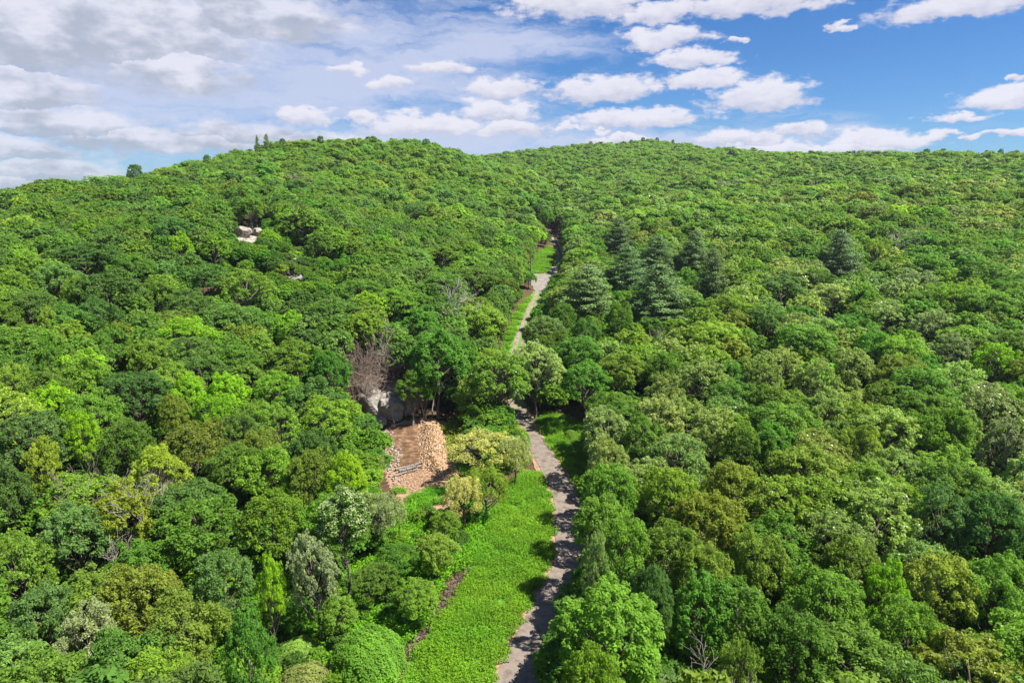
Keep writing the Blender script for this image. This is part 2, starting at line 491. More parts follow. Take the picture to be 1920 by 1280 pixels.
GX = axis([(-6000, -1500, 500), (-1500, -500, 50), (-500, -100, 10), (-100, -45, 4), (-45, 45, 1.5), (45, 101, 4), (101, 501, 10), (501, 1501, 50), (1501, 6001, 500)])
GY = axis([(-5000, -1000, 500), (-1000, -100, 60), (-100, 20, 8), (20, 140, 1.5), (140, 300, 4), (300, 900, 10), (900, 2000, 50), (2000, 8000, 500)])
XX, YY = np.meshgrid(GX, GY)
cl = np.maximum(np.abs(XX) / 1500, np.abs(YY - 300) / 1800)
XC, YC = XX / np.maximum(cl, 1), 300 + (YY - 300) / np.maximum(cl, 1)
ZZ = rbf(XC, YC)
wgt = np.clip((np.hypot(XX, YY) - 140) / 200, 0, 1)
ZZ = ZZ + (fbm2(XX, YY, 3, 4, 1 / 60) - 0.47) * 9 * wgt + (fbm2(XX, YY, 5, 3, 1 / 5) - 0.44) * 0.35
ZZ = np.where(cl > 1, ZZ - np.minimum((cl - 1) * 40, 90), ZZ)


def H(x, y):
    x = np.asarray(x, float); y = np.asarray(y, float)
    i = np.clip(np.searchsorted(GX, x) - 1, 0, len(GX) - 2)
    j = np.clip(np.searchsorted(GY, y) - 1, 0, len(GY) - 2)
    u = (x - GX[i]) / (GX[i + 1] - GX[i])
    v = (y - GY[j]) / (GY[j + 1] - GY[j])
    return (ZZ[j, i] * (1 - u) + ZZ[j, i + 1] * u) * (1 - v) + (ZZ[j + 1, i] * (1 - u) + ZZ[j + 1, i + 1] * u) * v


ny, nx = XX.shape
idx = np.arange(ny * nx).reshape(ny, nx)
quads = np.stack([idx[:-1, :-1], idx[:-1, 1:], idx[1:, 1:], idx[1:, :-1]], axis=-1).reshape(-1, 4)
ground = link('ground', mesh_np('ground', np.stack([XX, YY, ZZ], -1).reshape(-1, 3), quads, [FLOOR], smooth=True))
tag(ground, kind='structure', label='brown and dark green forest floor under the trees')


def hit(px, py, lift=0.0, t0=30.0, t1=1500.0):
    """where the sight line through a photo pixel meets the ground raised by lift"""
    d = ray(px, py)
    t = np.linspace(t0, t1, 2400)
    x, y, z = t * d[0], t * d[1], CAMZ + t * d[2]
    below = z < H(x, y) + lift
    k = int(np.argmax(below)) if below.any() else len(t) - 1
    if k > 0:
        a, b = t[k - 1], t[k]
        for _ in range(12):
            m = (a + b) / 2
            if CAMZ + m * d[2] < H(m * d[0], m * d[1]) + lift: b = m
            else: a = m
        tt = (a + b) / 2
    else:
        tt = t[k]
    p = np.array([tt * d[0], tt * d[1]])
    return p[0], p[1], float(H(p[0], p[1])), tt


def in_poly(px, py, poly):
    px = np.asarray(px, float); py = np.asarray(py, float)
    ins = np.zeros(px.shape, bool)
    n = len(poly)
    for i in range(n):
        x1, y1 = poly[i]
        x2, y2 = poly[(i + 1) % n]
        cnd = ((y1 > py) != (y2 > py)) & (px < (x2 - x1) * (py - y1) / ((y2 - y1) + 1e-12) + x1)
        ins ^= cnd
    return ins


def world_poly(pp):
    return [tuple(hit(a, b)[:2]) for a, b in pp]


def dist_poly(x, y, poly):
    best = np.full(np.shape(x), 1e9)
    n = len(poly)
    for i in range(n):
        a = np.array(poly[i]); b = np.array(poly[(i + 1) % n])
        ab = b - a
        L = (ab ** 2).sum() + 1e-9
        t = np.clip(((x - a[0]) * ab[0] + (y - a[1]) * ab[1]) / L, 0, 1)
        best = np.minimum(best, np.hypot(x - a[0] - t * ab[0], y - a[1] - t * ab[1]))
    return best


def patch(name, poly, mat, lift, step, ragged=0.6, seed=1, mound=0.0, label=None):
    """a sheet laid on the ground inside a ragged outline"""
    P_ = np.array(poly)
    x0, y0 = P_.min(0) - 1.5
    x1, y1 = P_.max(0) + 1.5
    gx = np.arange(x0, x1, step); gy = np.arange(y0, y1, step)
    X, Y = np.meshgrid(gx, gy)
    ins = in_poly(X, Y, poly)
    dd_ = dist_poly(X, Y, poly) * np.where(ins, 1, -1)
    sdist = dd_ + (fbm2(X, Y, seed, 4, 1 / (ragged * 2.5)) - 0.47) * ragged * 2.2
    Z = H(X, Y) + lift + mound * np.clip(sdist / 2.0, 0, 1) - np.clip(-sdist, 0, 1) * 0.1
    Z += (fbm2(X, Y, seed + 9, 3, 1.1) - 0.45) * min(0.12, lift * 0.8)
    keep = sdist > 0
    id_ = np.arange(X.size).reshape(X.shape)
    q = np.stack([id_[:-1, :-1], id_[:-1, 1:], id_[1:, 1:], id_[1:, :-1]], -1).reshape(-1, 4)
    kq = keep.ravel()[q].sum(1) >= 2
    q = q[kq]
    used, inv = np.unique(q.ravel(), return_inverse=True)
    V = np.stack([X, Y, Z], -1).reshape(-1, 3)[used]
    o = link(name, mesh_np(name, V, inv.reshape(-1, 4), [mat], smooth=True))
    tag(o, kind='structure', label=label)
    return o


# road centre line, photo pixels and half width in metres
ROADPX = [(905, 1520, 2.0), (940, 1380, 1.95), (958, 1325, 1.9), (968, 1278, 1.9), (998, 1205, 1.85), (1035, 1130, 1.8), (1066, 1070, 1.75), (1068, 1010, 1.7), (1066, 960, 1.8), (1059, 920, 1.85), (1034, 880, 1.75), (1014, 850, 1.6),
          (991, 805, 1.5), (972, 765, 1.5), (957, 720, 1.5), (963, 685, 1.5), (972, 650, 1.5), (990, 600, 1.6), (1002, 570, 1.7), (1012, 548, 1.9), (1025, 525, 2.0), (1043, 500, 1.7), (1051, 482, 1.7), (1048, 466, 1.8), (1040, 448, 1.9), (1041, 436, 1.9)]
rc = []
for a, b, hw in ROADPX:
    x, y, z, t = hit(a, b)
    rc.append((x, y, hw))
rc = np.array(rc)
# smooth resample
seg = np.concatenate([[0], np.cumsum(np.hypot(np.diff(rc[:, 0]), np.diff(rc[:, 1])))])
S = np.arange(0, seg[-1], 0.6)


def sm(v):
    r = np.interp(S, seg, v)
    k = np.hanning(17); k /= k.sum()
    rp = np.pad(r, 8, mode='edge')
    return np.convolve(rp, k, 'valid')


RX, RY, RW = sm(rc[:, 0]), sm(rc[:, 1]), sm(rc[:, 2])
TXd, TYd = np.gradient(RX), np.gradient(RY)
ln = np.hypot(TXd, TYd); TXd /= ln; TYd /= ln


def ribbon(name, mat, lift, s0, s1, offc, wfac, wadd, jit, seed, cols=5, label=None):
    k = (S >= s0) & (S <= s1)
    x, y, w = RX[k], RY[k], RW[k] * wfac + wadd
    s = S[k]
    nl = (fbm2(s, s * 0 + seed, seed, 4, 0.45) - 0.47) * jit * 2
    nr = (fbm2(s, s * 0 + seed + 5, seed + 3, 4, 0.45) - 0.47) * jit * 2
    V = []
    for c_ in range(cols):
        u = c_ / (cols - 1) * 2 - 1
        o_ = offc + np.where(u < 0, u * (w + nl), u * (w + nr))
        vx = x + TYd[k] * o_
        vy = y - TXd[k] * o_
        V.append(np.stack([vx, vy, H(vx, vy) + lift + 0.03 * (1 - u * u)], -1))
    V = np.stack(V, 1).reshape(-1, 3)
    n = k.sum()
    i = np.arange(n - 1)[:, None] * cols + np.arange(cols - 1)[None]
    q = np.stack([i, i + 1, i + cols + 1, i + cols], -1).reshape(-1, 4)
    o = link(name, mesh_np(name, V, q, [mat], smooth=True))
    tag(o, kind='structure', label=label)
    return o


def s_of(py):
    """distance along the road at which it passes a photo row"""
    k = [i for i, r in enumerate(ROADPX) if r[1] <= py][0]
    return seg[k]


SA = s_of(765)
SB = s_of(548)
SC_ = s_of(500)
ribbon('road_shoulder', LITTER, 0.10, 0, SA, 0, 1.0, 0.6, 0.5, 11, label='rust coloured leaf litter along both edges of the lane')
ribbon('road', ASPHALT, 0.16, 0, SA, 0, 1.0, 0.0, 0.22, 21, label='worn grey asphalt lane winding up the valley')
ribbon('wheel_track', TRACK, 0.16, SA - 1, SB, -0.9, 0.0, 0.62, 0.35, 31, 3, label='left wheel track of the lane below the gravel apron')
ribbon('wheel_track', TRACK, 0.16, SA - 1, SB, 0.9, 0.0, 0.62, 0.35, 33, 3, label='right wheel track of the lane below the gravel apron')
ribbon('grass_strip', TURF, 0.10, SA - 1, SB, 0.0, 0.0, 1.7, 0.3, 34, 3, label='green weedy strip between the wheel tracks below the apron')
ribbon('gravel_lane', GRAVEL, 0.16, SB, SC_, 0.0, 1.0, 0.0, 0.4, 35, 3, label='pale gravel lane crossing the turning apron')
ribbon('wheel_track', TRACK, 0.16, SC_, seg[-1], -0.95, 0.0, 0.55, 0.25, 36, 3, label='left sandy wheel track beyond the gravel apron')
ribbon('wheel_track', TRACK, 0.16, SC_, seg[-1], 0.95, 0.0, 0.55, 0.25, 37, 3, label='right sandy wheel track beyond the gravel apron')

MEADOW = [(840, 1560), (925, 1300), (960, 1210), (1000, 1130), (1030, 1075), (1045, 1010), (1040, 950), (1010, 890), (985, 880), (940, 930), (905, 985), (880, 1050), (850, 1110), (795, 1190), (720, 1300), (560, 1560)]
MEADOW_R = [(1000, 805), (1012, 775), (1060, 782), (1100, 800), (1105, 900), (1085, 945), (1060, 900), (1030, 850)]
MEADOW_U = [(990, 512), (1000, 495), (1012, 470), (1036, 462), (1050, 478), (1047, 498), (1030, 512)]
CLEAR = [(690, 815), (735, 795), (790, 785), (850, 795), (870, 830), (880, 880), (860, 930), (830, 965), (765, 965), (735, 915), (720, 870)]
MULCHP = [(722, 815), (745, 800), (782, 795), (800, 840), (798, 876), (748, 880), (738, 850)]
PARK = [(994, 530), (992, 512), (1030, 508), (1046, 506), (1040, 525), (1022, 545), (1006, 548)]
BRUSH_U = [(965, 690), (945, 650), (965, 590), (1000, 545), (1012, 545), (1004, 600), (990, 650)]
wM, wMR, wMU, wC, wMu, wP, wBU = [world_poly(p) for p in (MEADOW, MEADOW_R, MEADOW_U, CLEAR, MULCHP, PARK, BRUSH_U)]
patch('meadow', wM, TURF, 0.05, 0.5, 0.7, 3, label='bright green meadow strip left of the lane')
patch('meadow', wMR, TURF, 0.05, 0.5, 0.7, 4, label='small green meadow wedge right of the lane beside the dark maple')
patch('meadow', wMU, TURF, 0.06, 0.7, 0.9, 5, label='far green grass patch behind the gravel apron')
patch('verge', wBU, TURF, 0.05, 0.7, 0.9, 6, label='weedy green verge along the hidden stretch of lane')
patch('bare_ground', wC, LITTER, 0.06, 0.4, 0.8, 7, label='pinkish brown leaf litter floor of the clearing')
patch('mulch_bed', wMu, MULCH, 0.16, 0.3, 0.4, 8, mound=0.15, label='dark brown mulch in the middle of the clearing')
patch('gravel_apron', wP, GRAVEL, 0.2, 0.6, 0.7, 9, label='pale gravel turning apron on the far stretch of lane')
DITCH = [(722, 1300), (738, 1262), (748, 1235), (768, 1205), (792, 1175), (815, 1145), (832, 1110), (850, 1085), (868, 1068), (876, 1060), (882, 1066), (868, 1092), (850, 1120), (832, 1150), (808, 1180), (784, 1210), (764, 1245), (752, 1280), (745, 1300)]
wD = world_poly(DITCH)
patch('rocky_ledge', world_poly([(440, 470), (445, 432), (470, 420), (492, 420), (496, 445), (505, 470), (480, 485)]), ROCK_PALE, 0.25, 0.8, 1.5, 12, label='bald tan ledge of bare rock high on the left slope')
patch('rocky_ledge', world_poly([(530, 500), (545, 490), (572, 494), (575, 530), (568, 562), (552, 560), (548, 525)]), ROCK_PALE, 0.25, 0.8, 1.5, 14, label='narrow bald rock strip below the ledge on the left slope')
patch('stream_bed', wD, BED, 0.12, 0.3, 0.3, 10, label='narrow stony brown stream bed along the left edge of the meadow')

# ------------------------------------------------------------------ foliage meshes
RNG = np.random.default_rng(11)


def rdir(n, rng, zmin=-1.0):
    z = rng.uniform(zmin, 1, n)
    a = rng.uniform(0, 2 * pi, n)
    r = np.sqrt(1 - z * z)
    return np.stack([r * np.cos(a), r * np.sin(a), z], -1)


def leaf_quads(c, nrm, size, rng, aspect=0.62, axis_dir=None):
    """one folded-looking rhombic blade per centre"""
    n = len(c)
    r = rng.normal(size=(n, 3)) if axis_dir is None else axis_dir + rng.normal(size=(n, 3)) * 0.25
    u = norm(r - (r * nrm).sum(-1, keepdims=True) * nrm)
    v = np.cross(nrm, u)
    s = np.broadcast_to(np.asarray(size), (n,))[:, None]
    a = c - u * s * 0.5
    b = c - v * s * aspect * 0.5 + u * s * 0.08
    d = c + u * s * 0.5 - nrm * s * 0.1
    e = c + v * s * aspect * 0.5 + u * s * 0.08
    V = np.stack([a, b, d, e], 1).reshape(-1, 3)
    return V


def clump_leaves(cc, cr, n_leaf, size, rng, jit=0.55, up=0.5, flat=0.8, zmin=-0.35):
    """leaves on the outer shell of each clump. cc (k,3), cr (k,)"""
    k = len(cc)
    d = rdir(k * n_leaf, rng, zmin)
    C = np.repeat(cc, n_leaf, 0)
    R = np.repeat(cr, n_leaf)[:, None]
    rr = rng.uniform(0.62, 1.08, (k * n_leaf, 1))
    pos = C + d * R * rr * np.array([1, 1, flat])
    nr = norm(d + np.array([0, 0, up]) + rng.normal(size=d.shape) * jit)
    V = leaf_quads(pos, nr, size * rng.uniform(0.7, 1.3, len(pos)), rng)
    clv = np.repeat(rng.uniform(0.15, 0.75, k), n_leaf)
    var = np.clip(clv + rng.normal(0, 0.2, len(pos)), 0, 1)
    return V, var


def lobed(kind, rng, lod):
    """clump centres for a broadleaf crown, radius 4.2, base 4.2, top about 12.5"""
    Rr = 4.2
    if kind == 'oak':
        nl, lr, cs, cr = 18, (1.1, 1.7), 24, (0.34, 0.58)
        ez = 3.7; cz = 8.4
    elif kind == 'maple':
        nl, lr, cs, cr = 24, (0.95, 1.35), 16, (0.34, 0.54)
        ez = 4.2; cz = 8.2
    elif kind == 'tuft':
        nl, lr, cs, cr = 28, (0.8, 1.25), 12, (0.28, 0.48)
        ez = 4.4; cz = 8.0
    elif kind == 'round':
        nl, lr, cs, cr = 30, (1.0, 1.35), 15, (0.3, 0.46)
        ez = 4.0; cz = 8.2
    lc = []
    tries = 0
    golden = pi * (3 - math.sqrt(5))
    for i in range(nl):
        z = 1 - (i + 0.5) / nl * 1.5
        a = i * golden + rng.uniform(-0.45, 0.45)
        r = math.sqrt(max(0, 1 - z * z))
        s = rng.uniform(0.62, 0.84) if kind != 'round' else rng.uniform(0.74, 0.8)
        if kind in ('tuft', 'maple'):
            s = rng.uniform(0.6, 0.9)
        lc.append([r * cos(a) * Rr * s, r * sin(a) * Rr * s, cz + z * ez * s + rng.uniform(-0.4, 0.4)])
    lc = np.array(lc)
    lrad = rng.uniform(*lr, nl)
    if lod == 3:
        return lc, lrad * 1.12, lc, lrad
    # small clumps on lobe surfaces, outward side only
    cen = np.array([0, 0, cz - 1.0])
    d = rdir(nl * cs, rng, -0.55)
    L = np.repeat(lc, cs, 0)
    out = norm(L - cen)
    flip = (d * out).sum(-1) < -0.25
    d[flip] = norm(d[flip] - 1.6 * (d[flip] * out[flip]).sum(-1, keepdims=True) * out[flip])
    pos = L + d * np.repeat(lrad, cs)[:, None] * rng.uniform(0.75, 1.05, (nl * cs, 1))
    if kind == 'tuft':
        pos[:, 2] += rng.uniform(0, 0.5, len(pos))
    rad = rng.uniform(*cr, len(pos))
    return pos, rad, lc, lrad


LODP = {1: (34, 0.27), 2: (9, 0.56), 3: (70, 0.85)}


def crown_mesh(kind, seed, lod):
    rng = np.random.default_rng(seed)
    mat = LEAF
    lim = []
    if kind in ('oak', 'maple', 'tuft', 'round'):
        pos, rad, lc, lrad = lobed(kind, rng, lod)
        nlf, sz = LODP[lod]
        if kind == 'tuft':
            mat = LEAF_PALE
            nlf = int(nlf * 0.95)
        up = {'oak': 0.75, 'maple': 0.9, 'tuft': 0.6, 'round': 0.5}[kind]
        jit = {'oak': 0.5, 'maple': 0.42, 'tuft': 0.8, 'round': 0.45}[kind]
        if lod > 1:
            jit *= 0.65
        V, var = clump_leaves(pos, rad, nlf, sz, rng, jit, up, 0.85, -0.5 if lod < 3 else -0.3)
        lim = lc
    elif kind == 'feather':
        pos, rad, lc, lrad = lobed('tuft', rng, lod)
        nlf, sz = LODP[lod]
        k = len(pos)
        C = np.repeat(pos, nlf, 0)
        d = rdir(len(C), rng, -1)
        P_ = C + d * np.repeat(rad, nlf)[:, None] * np.array([0.9, 0.9, 1.2])
        nr = norm(d * np.array([1, 1, 0.4]) + np.array([0, 0, 0.3]) + rng.normal(size=d.shape) * 0.6)
        ax = norm(np.array([0, 0, -0.6]) + d * np.array([1, 1, 0.2]))
        V = leaf_quads(P_, nr, sz * 1.25 * rng.uniform(0.7, 1.3, len(P_)), rng, 0.33, ax)
        var = np.clip(np.repeat(rng.uniform(0.2, 0.8, k), nlf) + rng.normal(0, 0.2, len(P_)), 0, 1)
        lim = lc
    elif kind == 'flower':
        pos, rad, lc, lrad = lobed('maple', rng, lod)
        pos = pos * np.array([0.8, 0.8, 1.1]); lc = lc * np.array([0.8, 0.8, 1.1])
        V, var = clump_leaves(pos, rad, 36, 0.26, rng, 0.5, 0.6, 0.6, -0.4)
        var = var * 0.72
        # blossom clusters: flat pale umbels lying on the clump tops
        tp = pos[pos[:, 2] > np.median(pos[:, 2]) - 1.0]
        sel_ = rng.integers(0, len(tp), 2400)
        off_ = rdir(2400, rng, 0.35)
        pb_ = tp[sel_] + off_ * 0.62 * np.array([1, 1, 0.75])
        V2 = leaf_quads(pb_, norm(off_ * 0.3 + np.array([0, 0, 1]) + rng.normal(size=off_.shape) * 0.2), rng.uniform(0.16, 0.3, 2400), rng, 0.9)
        V = np.concatenate([V, V2]); var = np.concatenate([var, np.full(2400, 0.9)])
        mat = LEAF_FLOWER
        lim = lc
    elif kind == 'vine':
        # low dome of vines down to the ground, radius 4, height 5
        n = {1: 26000, 2: 5000, 3: 1200}[lod]
        sz = {1: 0.2, 2: 0.42, 3: 0.8}[lod]
        d = rdir(n, rng, -0.02)
        th = np.arctan2(d[:, 1], d[:, 0])
        bump = 1 + 0.09 * np.sin(3 * th + seed) * (1 - d[:, 2]) + 0.05 * np.sin(d[:, 0] * 9 + seed) * np.cos(d[:, 1] * 8) + 0.03 * np.sin(d[:, 0] * 23) * np.sin(d[:, 1] * 21 + seed)
        P_ = d * np.array([4.1, 4.1, 5.2]) * (bump * rng.uniform(0.93, 1.03, n))[:, None]
        nr = norm(d + np.array([0, 0, 0.5]) + rng.normal(size=d.shape) * 0.38)
        V = leaf_quads(P_, nr, sz * rng.uniform(0.7, 1.3, n), rng, 0.8)
        var = np.clip(0.45 + 0.25 * np.sin(P_[:, 0] * 1.3 + seed) * np.cos(P_[:, 1] * 1.1) + rng.normal(0, 0.16, n), 0, 1)
    elif kind == 'pine':
        # radius 4.2, height 17: whorls of near-horizontal limbs with needle sprays
        V_, var_ = [], []
        cnt = {1: 19, 2: 7, 3: 3}[lod]
        sz = {1: 0.42, 2: 0.8, 3: 1.3}[lod]
        z = 4.0
        lims = []
        while z < 16.6:
            f_ = (z - 4.0) / 12.8
            R_ = 4.4 * (1 - f_) ** 0.58 * (0.72 + 0.28 * min(1, f_ * 4)) + 0.3
            nb = max(4, int(7 - 2 * f_))
            a0 = rng.uniform(0, 6.28)
            for b_ in range(nb):
                a = a0 + b_ * 2 * pi / nb + rng.uniform(-0.3, 0.3)
                Lb = R_ * rng.uniform(0.7, 1.1)
                zz = z + rng.uniform(-0.55, 0.55)
                lims.append([Lb * cos(a), Lb * sin(a), zz + 0.12 * Lb])
                ns = max(3, int(Lb * 3.2))
                for q_ in range(ns):
                    u_ = 0.22 + 0.8 * (q_ + rng.uniform(0, 1)) / ns
                    side = rng.uniform(-1, 1) * 0.34 * Lb * (0.4 + 0.8 * u_) * (1.25 - u_)
                    px_ = cos(a) * Lb * u_ - sin(a) * side
                    py_ = sin(a) * Lb * u_ + cos(a) * side
                    pz_ = zz + 0.22 * Lb * u_ ** 2 - 0.25 + rng.uniform(-0.22, 0.22)
                    m = cnt
                    dv = rdir(m, rng, -0.1)
                    tw = norm(dv * np.array([1, 1, 0.5]) + np.array([cos(a), sin(a), 0.35]) * 0.9)
                    c_ = np.array([px_, py_, pz_]) + dv * np.array([0.55, 0.55, 0.45])
                    nn = norm(rng.normal(size=(m, 3)) * 0.6 + dv * 0.7 + np.array([0, 0, 0.8]))
                    V_.append(leaf_quads(c_, nn, sz * rng.uniform(0.7, 1.2, m), rng, 0.3, tw))
                    var_.append(np.clip(rng.uniform(0.2, 0.7) + rng.normal(0, 0.12, m), 0, 1))
            z += rng.uniform(0.5, 0.8)
        V = np.concatenate(V_); var = np.concatenate(var_)
        mat = NEEDLE
        lim = np.array(lims)
    n = len(V) // 4
    Fq = np.arange(n * 4).reshape(n, 4)
    return mesh_np('crown', V, Fq, [mat], np.repeat(var, 4)), lim


def trunk_segs(kind, lim, rng, full=True):
    top = {'pine': 16.6, 'vine': 3.0}.get(kind, 9.4)
    segs = []
    n = 6
    pts_ = [np.array([rng.normal(0, 0.06) * i, rng.normal(0, 0.06) * i, top * i / n]) for i in range(n + 1)]
    r_ = lambda z: 0.24 * (1 - 0.82 * z / top) + (0.1 if z < 0.3 else 0)
    pts_[0][2] = -0.9
    for i in range(n):
        segs.append((pts_[i], pts_[i + 1], r_(max(0, pts_[i][2])), r_(pts_[i + 1][2])))
    if full:
        for l in lim:
            l = np.asarray(l)
            if kind == 'pine':
                s0 = np.array([0, 0, l[2] - 0.1 * math.hypot(l[0], l[1])])
                segs.append((s0, l * np.array([0.92, 0.92, 1]), 0.055, 0.012))
            else:
                zb = min(top * 0.9, max(2.8, l[2] - 0.75 * math.hypot(l[0], l[1]) - 1.0))
                s0 = np.array([0, 0, zb])
                md = s0 * 0.45 + l * 0.55 + np.array([0, 0, -0.25]) + rng.normal(0, 0.15, 3)
                segs.append((s0, md, 0.1, 0.06))
                segs.append((md, l, 0.06, 0.025))
                for _ in range(3):
                    segs.append((l * 0.6 + md * 0.4, l + rng.normal(0, 0.6, 3) + np.array([0, 0, 0.3]), 0.03, 0.01))
    return segs


def trunk_mesh(kind, lim, seed, mat=BARK):
    rng = np.random.default_rng(seed + 500)
    V, Fc = tubes(trunk_segs(kind, lim, rng), 6)
    return mesh_np('trunk', V, Fc, [mat], smooth=True)


PROTO = {}
SPEC = {'oak': 5, 'maple': 3, 'tuft': 4, 'round': 2, 'feather': 2, 'pine': 3, 'vine': 2, 'flower': 1}
for kd, cnt_ in SPEC.items():
    PROTO[kd] = []
    for i_ in range(cnt_):
        sd_ = hash((kd == 'oak', i_)) % 97 + {'oak': 100, 'maple': 200, 'tuft': 300, 'round': 400, 'feather': 500, 'pine': 600, 'vine': 700, 'flower': 800}[kd] + i_
        cm, lim = crown_mesh(kd, sd_, 1)
        PROTO[kd].append((cm, trunk_mesh(kd, lim, sd_)))

